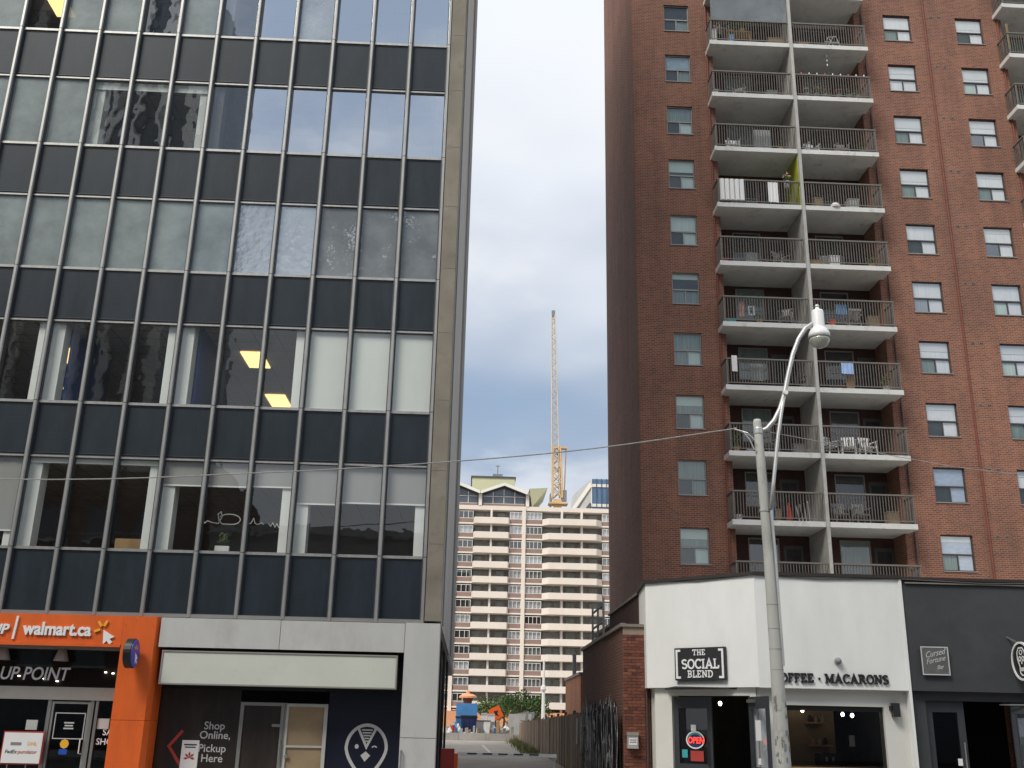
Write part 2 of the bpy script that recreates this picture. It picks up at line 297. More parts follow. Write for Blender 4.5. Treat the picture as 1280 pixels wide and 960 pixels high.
def wall_holes(mb, X0, X1, Z0, Z1, Y, holes, depth):
    xs = sorted({X0, X1, *[h[0] for h in holes], *[h[1] for h in holes]}); zs = sorted({Z0, Z1, *[h[2] for h in holes], *[h[3] for h in holes]})
    for i in range(len(xs)-1):
        for j in range(len(zs)-1):
            cx = (xs[i]+xs[i+1])/2; cz = (zs[j]+zs[j+1])/2
            if any(h[0] < cx < h[1] and h[2] < cz < h[3] for h in holes): continue
            mb.poly([(xs[i], Y, zs[j]), (xs[i+1], Y, zs[j]), (xs[i+1], Y, zs[j+1]), (xs[i], Y, zs[j+1])])
    for (a, b, c, d) in holes:
        e = Y+depth
        mb.poly([(a, Y, c), (a, e, c), (a, e, d), (a, Y, d)]); mb.poly([(b, Y, c), (b, Y, d), (b, e, d), (b, e, c)])
        mb.poly([(a, Y, d), (a, e, d), (b, e, d), (b, Y, d)]); mb.poly([(a, Y, c), (b, Y, c), (b, e, c), (a, e, c)])
def frame_xz(x, y, z): return (Vector((x, y, z)), Vector((1,0,0)), Vector((0,0,1)), Vector((0,-1,0)))
def text(name, s, size, fr, m, parent, depth=.02, bold=0., shear=0., align='LEFT', sx=1., d0=0.):
    cu = bpy.data.curves.new('t', 'FONT'); cu.body = s; cu.size = size; cu.extrude = depth/2; cu.offset = bold; cu.shear = shear; cu.align_x = align; cu.resolution_u = 3
    ob = bpy.data.objects.new('t', cu); COL.objects.link(ob); bpy.context.view_layer.update()
    me = bpy.data.meshes.new_from_object(ob.evaluated_get(bpy.context.evaluated_depsgraph_get())); bpy.data.objects.remove(ob)
    o, u, v, n = fr; me.transform(Matrix(((u.x*sx, v.x, n.x, o.x+n.x*(d0+depth/2)), (u.y*sx, v.y, n.y, o.y+n.y*(d0+depth/2)), (u.z*sx, v.z, n.z, o.z+n.z*(d0+depth/2)), (0,0,0,1))))
    me.materials.clear(); me.materials.append(M[m]); return link(name, me, parent)
def arc(cx, cy, rx, ry, a0, a1, n=9): return [(cx+rx*math.cos(math.radians(a0+(a1-a0)*i/(n-1))), cy+ry*math.sin(math.radians(a0+(a1-a0)*i/(n-1)))) for i in range(n)]
SLAB = {  # strokes on a unit-height grid, (width, [(polyline, is_serif)])
 'T': (.8, [[(.4,.06),(.4,.94)], [(.02,.93),(.78,.93)], '.4,0', [(.06,.93),(.06,.7)], [(.74,.93),(.74,.7)]]),
 'H': (.9, [[(.2,.06),(.2,.94)], [(.7,.06),(.7,.94)], [(.2,.5),(.7,.5)], '.2,0', '.2,1', '.7,0', '.7,1']),
 'E': (.75, [[(.18,.0),(.18,1)], [(.02,.07),(.66,.07)], [(.02,.93),(.64,.93)], [(.18,.5),(.5,.5)], [(.63,.07),(.63,.3)], [(.61,.93),(.61,.72)]]),
 'F': (.72, [[(.18,.06),(.18,1)], [(.02,.93),(.64,.93)], [(.18,.5),(.5,.5)], '.18,0', [(.61,.93),(.61,.72)]]),
 'L': (.72, [[(.2,.0),(.2,.94)], [(.02,.07),(.66,.07)], '.2,1', [(.63,.07),(.63,.34)]]),
 'I': (.42, [[(.2,.06),(.2,.94)], '.2,0', '.2,1']),
 'N': (.95, [[(.2,.06),(.2,.94)], [(.74,.06),(.74,.94)], [(.2,.94),(.74,.06)], '.2,0', '.74,1', '.14,1']),
 'M': (1.1, [[(.2,.06),(.2,.94)], [(.9,.06),(.9,.94)], [(.2,.94),(.55,.2),(.9,.94)], '.2,0', '.9,0', '.14,1', '.96,1']),
 'A': (.95, [[(.14,.06),(.47,.95),(.8,.06)], [(.26,.33),(.68,.33)], '.14,0', '.8,0']),
 'O': (.9, [arc(.45,.5,.36,.44,90,450,21)]),
 'C': (.82, [arc(.45,.5,.36,.44,40,320,15), [(.74,.78),(.74,.95)]]),
 'S': (.72, [arc(.36,.72,.26,.21,25,270,10)+arc(.36,.28,.28,.22,90,-155,10)[1:]]),
 'D': (.88, [[(.2,.0),(.2,1)], [(.02,.07),(.4,.07)]+arc(.4,.5,.36,.43,-90,90,9)+[(.02,.93)]]),
 'B': (.82, [[(.2,.0),(.2,1)], [(.02,.93),(.42,.93)]+arc(.42,.72,.22,.21,90,-90,7)+[(.2,.51)], [(.42,.49)]+arc(.42,.28,.26,.21,90,-90,7)+[(.02,.07)]]),
 'R': (.9, [[(.2,.06),(.2,1)], [(.02,.93),(.44,.93)]+arc(.44,.72,.23,.21,90,-90,7)+[(.2,.51)], [(.44,.5),(.74,.06)], '.2,0', '.78,0'])}
def slab_text(name, s, h, fr, m, parent, depth=.03, wt=.15, gap=.06, align='LEFT', d0=.0, sx=1.):
    tot = sum((SLAB[c][0] if c in SLAB else .4)+gap for c in s)*h; x = {'LEFT': 0, 'CENTER': -tot/2, 'RIGHT': -tot}[align]; mb = MB(); o, u, v, n = fr
    for c in s:
        if c in SLAB:
            w, st = SLAB[c]
            for k, q in enumerate(st):
                dd = depth+.0006*k
                if isinstance(q, str): cx, cy = map(float, q.split(',')); q = [(cx-.17, .06 if cy == 0 else .94), (cx+.17, .06 if cy == 0 else .94)]; ww = .12; dd += .0004
                else: ww = wt
                mb.ribbon([(x+a*h, b*h) for a, b in q], ww*h, fr, d0, d0+dd)
            x += (w+gap)*h
        else:
            if c == '.': mb.prism([(x+.2*h+a*h, .45*h+b*h) for a, b in arc(0, 0, .13, .13, 0, 330, 12)], fr, d0, d0+depth)
            x += (.4+gap)*h
    if sx != 1.: mb.v = [tuple(o+u*((Vector(q)-o).dot(u)*sx)+((Vector(q)-o)-u*(Vector(q)-o).dot(u))) for q in mb.v]
    return part(name, mb, m, parent)
# ------------------------------------------------------------ ground, street, alley
g = MB(); g.poly([(-900,-900,-.05),(900,-900,-.05),(900,1500,-.05),(-900,1500,-.05)]); struct('ground', g, 'city_ground')
struct('road', B(-200, 200, 3, 20, -.04, 0), 'asphalt')
def sidewalk(y0, y1):
    root = struct('pavement', B(-200, 200, y0, y1, -.04, .11), 'pavement'); return root
sidewalk(-6, 2.85); sidewalk(20.15, 24.0)
for y in (2.85, 20.0): struct('kerb', B(-200, 200, y, y+.15, -.04, .125), 'concrete')
for k in range(-12, 12): struct('lane_marking', B(k*6, k*6+3, 11.4, 11.55, .0, .004), 'roadpaint')
def az(y):   # alley level
    pts = [(24,.11),(34,.18),(54,.41),(76,.62),(200,.62)]
    for (a, za), (b, zb) in zip(pts, pts[1:]):
        if y <= b: return za+(zb-za)*(y-a)/(b-a)
a = MB(); ys = [24.0, 29, 34, 44, 54, 65, 76.2]
for y0, y1 in zip(ys, ys[1:]): a.poly([(-14, y0, az(y0)), (9, y0, az(y0)), (9, y1, az(y1)), (-14, y1, az(y1))])
struct('alley', a, 'asphalt_old')
a = MB(); a.poly([(1.15, 54, az(54)+.006), (1.28, 54, az(54)+.006), (1.08, 66, az(66)+.006), (.95, 66, az(66)+.006)]); struct('parking_line', a, 'roadpaint')
struct('car_park', B(-90, 90, 76.5, 170, .3, 1.04), 'asphalt_old')
rw = thing('retaining_wall', (0, 76.2, .6), 'low pale concrete retaining wall across the end of the alley', 'wall')
for k in range(5): part('concrete_block', B(-6.2+k*1.9, -6.2+k*1.9+1.88, 76.0, 76.5, .3, 1.10+.005*(k % 2)), 'stone' if k % 2 else 'concrete', rw)

# ------------------------------------------------------------ office building, left
OB = thing('office_building', (-7, 24, 0), 'tall office block with dark panels, aluminium fins and strip windows on the left', 'building')
X0, SP = -1.084, 1.0586; NB = 14
mx_ = [X0-SP*i for i in range(NB+1)]
SILL = [5.435, 8.963, 12.49, 16.02, 19.56, 23.08]; HEAD = [7.60, 11.05, 14.50, 18.05, 21.57]
BOT = 4.03; XL = mx_[-1]-.1
# fins
def fin_mesh(z0, z1):
    m = MB(); pr = [(-.045,24.17),(-.045,24.03),(-.026,24.0),(.026,24.0),(.045,24.03),(.045,24.17)]
    n = len(pr)
    for z in (z0, z1): m.v += [(x, y, z) for x, y in pr]
    for i in range(n): j = (i+1) % n; m.f.append((i, j, n+j, n+i))
    m.f.append(tuple(range(n, 2*n))); m.f.append(tuple(reversed(range(n)))); return m.mesh('fin', 'alu')
def gasket(z0, z1): return MB().box(-.068, -.0455, 24.06, 24.175, z0, z1).box(.0455, .068, 24.06, 24.175, z0, z1).mesh('gasket', 'alu_dark')
zs = [BOT-.10]+SILL
for a, b in zip(zs, zs[1:]):
    fm = fin_mesh(a+.008, b-.008); gm = gasket(a+.02, b-.02)
    for i in range(NB+1):
        f_ = link('mullion', fm, OB, (mx_[i], 0, 0)); link('gasket', gm, f_, (mx_[i], 0, 0))
x1, x0 = mx_[0]+.045, mx_[-1]-.045
for r in range(6):
    s = SILL[r]; part('sill_rail', B(x0, x1, 24.09, 24.22, s-.035, s+.03), 'alu', OB)
    part('drip_gap', B(x0, x1, 24.12, 24.22, s-.075, s-.037), 'alu_dark', OB)
    if r < 5:
        h = HEAD[r]; part('head_rail', B(x0, x1, 24.10, 24.22, h-.005, h+.035), 'alu', OB); part('shadow_gap', B(x0, x1, 24.13, 24.22, h+.037, h+.085), 'alu_dark', OB)
part('base_rail', B(x0, x1, 24.02, 24.25, BOT-.10, BOT-.02), 'sidedark', OB)
w2 = SP/2-.069
bands = [(BOT-.018, SILL[0]-.077)]+[(HEAD[r]+.087, SILL[r+1]-.077) for r in range(5)]
for (a, b) in bands:
    sm = MB(); sm.box(-w2, w2, 24.125, 24.16, a, b); sm = sm.mesh('spandrel_panel', 'spandrel')
    tm = MB().box(-w2, -w2+.014, 24.112, 24.124, a, b).box(w2-.014, w2, 24.112, 24.124, a, b).box(-w2+.0145, w2-.0145, 24.112, 24.124, a, a+.016).mesh('bead', 'alu_dark')
    for i in range(NB):
        c = (mx_[i]+mx_[i+1])/2; q = link('spandrel_panel', sm, OB, (c, random.uniform(-.004, .004), 0)); link('bead', tm, q, (c, 0, 0))
# glass: one pane a bay
GT = {0: ['g_clear']*NB, 1: ['g_clear']*NB,
      2: ['g_frostdark','g_frostdark','g_frostdark','g_frostbright','g_frostbright','g_frost','g_frost','g_frost','g_frost','g_frost','g_frost']+['g_frost']*3,
      3: ['g_refl','g_refl','g_refl','g_refl','g_refl','g_wavy','g_mid','g_mid','g_mid','g_frost','g_frost','g_frost','g_frost','g_frost'],
      4: ['g_refl','g_refl','g_refl','g_frostbright','g_refl','g_wavy','g_frost','g_wavy','g_frost','g_frost','g_clear','g_frost','g_frost','g_frost']}
for r in range(5):
    for i in range(NB):     # every sheet of glass sits a hair out of true, as real ones do
        k = GT[r][i]; z0 = SILL[r]+.03; z1 = HEAD[r]-.005; c = (mx_[i]+mx_[i+1])/2; j = [random.uniform(-.003, .003) for _ in range(4)]
        m = MB(); m.poly([(c-w2, 24.166+j[0], z0), (c+w2, 24.166+j[1], z0), (c+w2, 24.166+j[2], z1), (c-w2, 24.166+j[0]+j[2]-j[1], z1)]); part('pane', m, k, OB)
# rooms behind the glass
for r in range(5):
    z0 = SILL[r]-.35; z1 = HEAD[r]+.12; yb = 31.6
    part('ceiling', B(XL, -1.0, 24.25, yb, z1, z1+.15), 'ceiling', OB)
    part('floor_slab', B(XL, -1.0, 24.25, yb, z0-.25, z0), 'interior', OB)
    part('back_wall', B(XL, -1.0, yb, yb+.2, z0, z1), 'interior', OB)
    for i in range(0, NB+1, 3):
        c = mx_[i]; part('interior_column', B(c-.30, c+.34 if i else -1.02, 24.24, 24.62, z0, z1), 'colwhite', OB)
    # ceiling grid
    gm = MB()
    for j in range(1, 12): gm.box(XL, -1.05, 24.3+.6*j, 24.325+.6*j, z1-.008, z1-.001)
    for j in range(24): gm.box(-1.6-.6*j, -1.575-.6*j, 24.3, yb-.05, z1-.012, z1-.0085)
    part('ceiling_grid', gm, 'interior', OB)
z = HEAD[1]+.12
for (xa, xb, ya, yb) in ((-6.4,-5.82,26.2,27.45), (-6.44,-5.84,30.0,31.2), (-11.5,-10.92,26.4,27.6), (-12.5,-11.9,30.0,31.2)):
    q = part('ceiling_light', B(xa, xb, ya, yb, z-.05, z-.015), 'panel_light', OB)
q = part('ceiling_light', B(-12.95, -12.4, 25.2, 26.3, HEAD[4]+.07, HEAD[4]+.10), 'panel_light', OB)
for i in (6, 9):
    c = mx_[i]; part('partition', B(c+.36, c+.42, 24.63, 27.4, SILL[1]-.35, HEAD[1]+.12), 'bluewall', OB)
# blinds
def blind(i, r, z0, z1, m, y=24.205, xa=None): part('blind', B(mx_[i+1]+.06, mx_[i]-.06, y, y+.012, z0, z1), m, OB); part('blind_rail', B(mx_[i+1]+.06, mx_[i]-.06, y-.006, y+.018, z0-.035, z0), 'colwhite', OB)
for i in range(3): blind(i, 1, SILL[1]+.03+.035, HEAD[1]-.01, 'blind')
for i, b in ((0,6.72),(1,6.72),(2,6.67),(3,7.05),(4,7.03),(5,7.03),(9,5.85),(10,6.0)): blind(i, 0, b, HEAD[0]-.01, 'blindgrey')
for i in (6, 7, 8): blind(i, 3, HEAD[3]-.22, HEAD[3]-.01, 'blind')
for i in (6, 7, 8): blind(i, 0, HEAD[0]-.10, HEAD[0]-.01, 'blind')
# piers, flank, upper storeys, rear
part('corner_pier', B(-1.03, -.66, 23.93, 24.5, BOT-.05, 44.6), 'pier', OB)
zj = [BOT-.05+1.76*k for k in range(24)]
jm = MB()
for q in zj[1:]: jm.box(-1.035, -.655, 23.925, 24.02, q, q+.012)
part('pier_joint', jm, 'sidedark', OB)
def flank(y0, y1, x, m, dz, off, nm='flank_panel'):
    z = 3.95
    while z < 44.5:
        z2 = min(z+dz, 44.6); part(nm, B(x-.25, x, y0, y1, z+.012, z2), m, OB); z = z2
flank(24.52, 36.2, -.665, 'sidepanel', 3.53, 0); flank(36.3, 50, -.70, 'sidedark', 3.53, 0)
part('flank_strip', B(-.64, -.60, 36.18, 36.32, 3.95, 44.6), 'sidedark', OB); part('flank_strip', B(-.655, -.62, 24.9, 25.0, 3.95, 44.6), 'sidedark', OB)
part('core', B(XL-6, -.98, 31.85, 49.9, 3.96, 44.6), 'sidedark', OB)
part('upper_storeys', B(XL-6, -1.04, 24.15, 31.84, 23.14, 44.6), 'spandrel', OB)
part('end_wall', B(XL-6, XL-.02, 24.16, 31.84, 3.96, 23.13), 'spandrel', OB)
part('soffit', B(XL-6, -.72, 24.3, 49.95, 3.86, 3.945), 'sidedark', OB)
# ground floor: side, back
part('side_wall', B(-1.0, -.82, 24.75, 38.4, 0, 3.85), 'charcoal', OB)
for y in (28.5, 33, 38.3): part('side_post', B(-.80, -.72, y, y+.12, 0, 3.85), 'black', OB)
part('rear_wall', B(XL-6, -1.01, 38.2, 38.4, 0, 3.85), 'charcoal', OB)
# stone fascia and corner column
for xa, xb in ((-6.93,-4.262), (-4.25,-1.46)): part('fascia_panel', B(xa, xb, 23.9, 24.2, 3.27, BOT-.12), 'stone', OB)
for za, zb in ((.1,1.45), (1.462,BOT-.11)): part('column_panel', B(-1.447, -.665, 23.86, 24.6, za, zb), 'stone', OB)
hd = part('pull_handle', MB().tube([(-1.40, 23.80, .4), (-1.40, 23.80, 1.2)], .02).bar((-1.40,23.80,1.18), (-1.40,23.865,1.18), .03), 'steel', OB)
# blank sign box
sb = part('sign_box', B(-6.80, -1.62, 23.92, 24.3, 2.50, 3.17), 'cream', OB)
part('sign_trim', MB().box(-6.83, -6.802, 23.90, 24.3, 2.47, 3.20).box(-1.618, -1.59, 23.90, 24.3, 2.47, 3.20).box(-6.80, -1.62, 23.90, 24.3, 2.47, 2.498).box(-6.80, -1.62, 23.90, 24.3, 3.172, 3.20), 'greyband', sb)
part('recess_ceiling', B(-6.9, -1.45, 24.31, 25.4, 3.22, 3.26), 'black', OB)
# recessed front: brown vinyl, two-leaf door, navy panel
YF = 24.62
bp = part('vinyl_panel', B(-6.93, -5.13, YF, YF+.06, 0, 2.40), 'darkbrown', OB); bp['label'] = 'dark brown window vinyl with pickup lettering'
part('header_panel', B(-6.93, -1.45, YF+.01, YF+.08, 2.402, 3.21), 'black', OB)
np_ = part('vinyl_panel', B(-3.14, -1.45, YF, YF+.06, 0, 2.40), 'navy', OB); np_['label'] = 'navy window vinyl with a pale bird emblem'
fr = frame_xz(0, YF-.001, 0)
part('chevron', MB().ribbon([(-6.36,1.50), (-6.63,1.17), (-6.33,.76)], .065, fr, 0, .004), 'red', bp)
for s_, x_, z_ in (('Shop',-5.90,1.54), ('Online,',-5.98,1.34), ('Pickup',-5.98,1.06), ('Here',-5.90,.85)): text('lettering', s_, .235, frame_xz(x_, YF-.001, z_), 'greytext', bp, .004, .002)
po = thing('poster', (-6.15, YF, .3), 'narrow white notice with red maple-like mark stuck on the brown vinyl', 'poster')
part('sheet', B(-6.34, -5.96, YF-.02, YF-.012, .35, 1.30), 'white', po)
part('print_line', MB().box(-6.29,-6.01,YF-.0225,YF-.021,1.19,1.22).box(-6.27,-6.03,YF-.0225,YF-.021,1.14,1.165), 'signblack', po)
fq = frame_xz(-6.15, YF-.021, .93); mk = MB()
for a_ in (90, 40, 140, -10, 190): mk.prism([(.0, .0), (.085*math.cos(math.radians(a_-18)), .085*math.sin(math.radians(a_-18))), (.13*math.cos(math.radians(a_)), .13*math.sin(math.radians(a_))), (.085*math.cos(math.radians(a_+18)), .085*math.sin(math.radians(a_+18)))], fq, 0, .002+.0003*(a_ % 7))
part('emblem', mk, 'red', po)
# bird emblem
cx, cz = -2.235, 1.20; fq = frame_xz(cx, YF-.001, cz)
drop = []
for k in range(40):
    t = 2*math.pi*k/40; rx = .45; y = math.cos(t); x = math.sin(t)
    if y < 0: x *= (1-.42*(-y)**1.35)
    drop.append((rx*x, .50*y if y > 0 else .60*y))
part('bird_emblem', MB().ribbon(drop, .07, fq, 0, .005, True)
     .ribbon([(-.20,.43), (0,.03), (.20,.43)], .055, fq, 0, .0042).ribbon([(-.12,.395),(.12,.395)], .03, fq, 0, .0035).ribbon([(-.10,.335),(.10,.335)], .03, fq, 0, .0035).ribbon([(-.08,.275),(.08,.275)], .03, fq, 0, .0035).ribbon([(-.05,.215),(.05,.215)], .03, fq, 0, .0035).ribbon([(-.03,.155),(.03,.155)], .03, fq, 0, .0035)
     .prism(arc(-.215,.04,.045,.05,0,330,12), fq, 0, .004).ribbon(arc(.18,.01,.055,.04,160,20,7), .028, fq, 0, .004)
     .prism([(-.01,-.06), (-.12,-.15), (-.02,-.28), (.10,-.15)], fq, 0, .004), 'greytext', np_)
# aluminium doors
dr = part('door', MB().box(-5.12, -5.04, YF-.03, YF+.05, 0, 2.14).box(-4.20, -4.13, YF-.03, YF+.05, 0, 2.14).box(-5.04, -4.20, YF-.03, YF+.05, 2.07, 2.14), 'steel', OB)
part('panel', B(-5.04, -4.20, YF+.005, YF+.03, 0, 2.07), 'darkbrown', dr); part('deadlock', B(-4.38, -4.18, YF-.05, YF-.031, 1.62, 1.68), 'steel', dr)
part('handle', MB().tube([(-4.165, YF-.09, .9), (-4.165, YF-.09, 1.35)], .016).bar((-4.165, YF-.09, 1.33), (-4.165, YF-.02, 1.33), .025), 'steel', dr)
dr = part('door', MB().box(-4.08, -4.03, YF-.03, YF+.05, 0, 2.13).box(-3.23, -3.15, YF-.03, YF+.05, 0, 2.13).box(-4.03, -3.23, YF-.03, YF+.05, 2.06, 2.13).box(-4.03, -3.23, YF-.03, YF+.05, 1.19, 1.235), 'stone', OB)
part('papered_pane', MB().box(-4.03, -3.23, YF+.005, YF+.02, 1.235, 2.06).box(-4.03, -3.23, YF+.008, YF+.022, 0, 1.19), 'paper', dr); part('lock', MB().lathe((-4.0, YF-.06, 1.0), [(.035,0),(.045,.015),(.045,.03)], 10, (0,1,0)), 'steel', dr)
part('jamb', B(-4.128, -4.082, YF-.01, YF+.06, 0, 2.14), 'greyband', OB)
# orange column, with splayed right side
oc = MB(); pr = [(-7.745,23.86),(-7.02,23.86),(-6.94,24.05),(-6.94,24.6),(-7.745,24.6)]
def orange_seg(za, zb):
    m = MB(); n = len(pr)
    for z in (za, zb): m.v += [(x, y, z) for x, y in pr]
    for i in range(n): j = (i+1) % n; m.f.append((i, j, n+j, n+i))
    m.f.append(tuple(range(n, 2*n))); m.f.append(tuple(reversed(range(n)))); return m
part('orange_column', orange_seg(.1, 1.695), 'orange', OB); part('orange_column', orange_seg(1.702, BOT-.11), 'orange', OB)
# orange fascia with store name
of = part('orange_fascia', B(XL, -7.755, 23.88, 24.3, 3.27, BOT-.11), 'orange', OB); part('fascia_lip', B(XL, -7.755, 23.84, 23.879, 3.235, 3.30), 'orange', of)
fr = frame_xz(0, 23.879, 0)
text('lettering', 'walmart.ca', .385, frame_xz(-9.93, 23.879, 3.47), 'whitetext', of, .04, .012, sx=.885)
text('lettering', 'PICK UP', .30, frame_xz(-10.27, 23.879, 3.47), 'whitetext', of, .04, .008, .18, 'RIGHT')
part('divider_bar', MB().ribbon([(-10.13,3.36), (-10.09,3.86)], .045, fr, 0, .04), 'whitetext', of)
rays = MB()
for k, a_ in enumerate((65, 125, 200)): c_, s_ = math.cos(math.radians(a_)), math.sin(math.radians(a_)); rays.ribbon([(-8.19+c_*.06, 3.63+s_*.06), (-8.19+c_*.19, 3.63+s_*.19)], .052, fr, 0, .035)
part('spark_emblem', rays, 'yellow', of)
part('cursor_emblem', MB().prism([(x-8.17, z+3.60) for x, z in ((0,0), (.03,-.31), (.10,-.235), (.17,-.31), (.225,-.26), (.16,-.19), (.26,-.145))], fr, 0, .03), 'whitetext', of)
# shop window band, transom, door
YW = 24.5
part('window_lip', B(XL, -7.755, 24.1, 24.45, 3.19, 3.262), 'greyband', OB)
wb = part('window_band', B(XL, -7.76, YW+.45, YW+.5, 2.38, 3.2), 'black', OB); wg = MB(); wg.poly([(XL,YW,2.38),(-7.76,YW,2.38),(-7.76,YW,3.19),(XL,YW,3.19)]); part('pane', wg, 'g_shop', wb)
text('lettering', 'PICK UP POINT', .40, frame_xz(-9.03, YW-.004, 2.52), 'whitetext', wb, .006, .005, .16, 'RIGHT', .86)
for k, x in enumerate((-9.15, -10.45)):
    lp = thing('barn_lamp', (x, 24.2, 3.2), ('grey conical lamp over the shop window, nearer the orange column', 'grey conical lamp over the shop window, at the left picture edge')[k], 'lamp', 'lamps over the shop window')
    part('lamp_shade', MB().lathe((x, 24.25, 2.93), [(.17,0),(.165,.01),(.085,.25),(.05,.27)], 14), 'greyband', lp); part('stem', MB().tube([(x,24.25,3.19),(x,24.25,3.26)], .02, 6), 'black', lp)
part('transom_band', B(XL, -7.755, YW-.06, YW+.1, 2.10, 2.375), 'greyband', OB)
for xa, xb in ((-9.37,-9.29), (-8.43,-8.35), (-8.31,-8.25)): part('door_post', B(xa, xb, YW-.04, YW+.08, 0, 2.098), 'steel', OB)
dr = part('door', MB().box(-9.285, -9.235, YW-.02, YW+.05, 0, 2.07).box(-8.485, -8.435, YW-.02, YW+.05, 0, 2.07).box(-9.235, -8.485, YW-.02, YW+.05, 2.02, 2.07), 'alu', OB)
def pane(xa, xb, za, zb, y, m, par): q = MB(); q.poly([(xa,y,za),(xb,y,za),(xb,y,zb),(xa,y,zb)]); return part('pane', q, m, par)
pane(-9.235, -8.485, 0, 2.02, YW+.02, 'g_shop', dr)
part('handle', MB().tube([(-8.50,YW-.03,1.28),(-8.53,YW-.09,1.27),(-8.53,YW-.09,.98),(-8.50,YW-.03,.97)], .014), 'whitetext', dr)
part('notice', MB().ribbon([(-9.18,1.28),(-8.53,1.28),(-8.53,1.82),(-9.18,1.82)], .02, frame_xz(0, YW+.018, 0), 0, .004, True), 'greytext', dr)
part('print_line', MB().box(-8.97,-8.75,YW+.012,YW+.0165,1.60,1.63).box(-8.95,-8.77,YW+.012,YW+.0165,1.54,1.57).box(-8.97,-8.75,YW+.012,YW+.0165,1.48,1.51), 'greytext', dr)
part('sticker', MB().prism(arc(-8.90,1.17,.10,.10,0,315,8), frame_xz(0, YW+.018, 0), 0, .004), 'yellow', dr); part('sticker', MB().box(-9.0, -8.82, YW+.012, YW+.017, .95, 1.06), 'blue', dr)
pane(XL, -9.37, 0, 2.10, YW+.02, 'g_shop', OB); pane(-8.25, -7.76, 0, 2.10, YW+.02, 'g_shop', OB)
fr = frame_xz(0, YW+.018, 0)
text('lettering', 'SAVE', .19, frame_xz(-8.10, YW+.018, 1.37), 'whitetext', OB, .003, .002); text('lettering', 'SHOP', .19, frame_xz(-8.22, YW+.018, 1.17), 'whitetext', OB, .003, .002)
part('notice', B(-8.24, -7.98, YW+.005, YW+.015, 1.50, 1.72), 'stone', OB); part('notice', B(-9.80, -9.55, YW+.005, YW+.015, 1.45, 1.66), 'stone', OB)
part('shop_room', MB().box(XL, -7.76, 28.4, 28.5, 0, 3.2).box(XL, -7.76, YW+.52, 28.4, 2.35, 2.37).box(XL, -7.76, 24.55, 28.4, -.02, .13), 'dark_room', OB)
cs = thing('courier_sign', (-9.72, 24.3, 0), 'white courier board with red rim standing before the shop window', 'sign')
part('rim', B(-10.17, -9.28, 24.32, 24.35, .73, 1.42), 'red', cs); part('board', B(-10.14, -9.31, 24.30, 24.319, .76, 1.39), 'white', cs)
for s_, x_, z_, m_ in (('DHL', -9.62, 1.13, 'yellow'), ('FedEx', -10.08, .96, 'black'), ('purolator', -9.80, .96, 'red')): text('lettering', s_, .105, frame_xz(x_, 24.299, z_), m_, cs, .003, .001, .1)
part('print_line', B(-9.98,-9.75,24.295,24.299,1.13,1.19), 'grey_plastic', cs)
for x in (-10.0, -9.6): part('leg', MB().tube([(x,24.34,.1),(x,24.34,.74)], .014, 6), 'steel', cs)
# round blade sign on the orange column
bs = thing('blade_sign', (-7.4, 23.6, 2.8), 'round blue blade sign with cursor mark on the orange column', 'sign')
ax = Vector((1, 0, 0)); c = Vector((-7.38, 23.50, 3.09))
part('drum', MB().lathe(c-ax*.09, [(.30,0),(.315,.01),(.315,.16),(.30,.17)], 28, ax), 'black', bs, smooth=False)
part('face', MB().lathe(c+ax*.081, [(.295,0),(.295,.012)], 28, ax), 'blue', bs)
uu = Vector((0,0,1)).cross(ax).normalized(); fq = (c+ax*.094, uu, Vector((0,0,1)), ax)
part('cursor_emblem', MB().prism([(x*.9-.02, z*.9+.02) for x, z in ((0,0), (.03,-.27), (.09,-.20), (.15,-.27), (.2,-.22), (.14,-.16), (.22,-.12))], fq, 0, .004), 'whitetext', bs)
part('spark_emblem', MB().ribbon([(0,.10),(0,.18)], .035, fq, 0, .004).ribbon([(-.06,.08),(-.11,.14)], .035, fq, 0, .0045).ribbon([(.06,.08),(.11,.14)], .035, fq, 0, .005), 'yellow', bs)
part('bracket', B(-7.41, -7.35, 23.80, 23.86, 3.0, 3.18), 'black', bs)
# things seen inside the second storey
tag(part('cardboard_box', B(-8.50, -7.64, 24.75, 25.2, SILL[0]-.35, 5.80), 'timber'), 'brown cardboard box behind a second-storey window of the office block', 'box')
pp = thing('potted_plant', (-5.87, 24.4, SILL[0]), 'small green plant in white pot on an office windowsill', 'plant')
part('pot', B(-6.03, -5.70, 24.30, 24.42, SILL[0]+.03, 5.62), 'white', pp)
lf = MB()
for k in range(60):
    x = random.uniform(-5.97, -5.74); y_ = random.uniform(24.28, 24.45); zt = random.uniform(5.66, 5.90); a_ = random.uniform(0, 6.28); lf.poly([(x, y_, zt), (x+.04*math.cos(a_), y_+.04*math.sin(a_), zt+.02), (x+.02*math.cos(a_+1), y_+.02, zt+.07)])
part('leaves', lf, 'leaf', pp)
sg = tag(part('script_sign', MB().ribbon(arc(-5.79,6.27,.26,.13,150,-60,12)+[(-5.95,6.16),(-6.03,6.24),(-6.07,6.40),(-6.0,6.45),(-5.97,6.33),(-6.04,6.17),(-6.2,6.19),(-6.3,6.23),(-6.36,6.17),(-6.42,6.24)], .022, frame_xz(0,24.45,0), 0, .012)
   .ribbon([(-5.42,6.17),(-5.38,6.26),(-5.33,6.18),(-5.27,6.2),(-5.22,6.32),(-5.18,6.2),(-5.12,6.17),(-5.02,6.22),(-4.97,6.17)], .02, frame_xz(0,24.45,0), 0, .012)
   .ribbon([(-4.86,6.2),(-4.8,6.14),(-4.76,6.22),(-4.7,6.12),(-4.66,6.2),(-4.6,6.1)], .02, frame_xz(0,24.45,0), 0, .012), 'greytext'), 'pale handwritten script sign seen in reverse behind a second-storey window', 'sign')

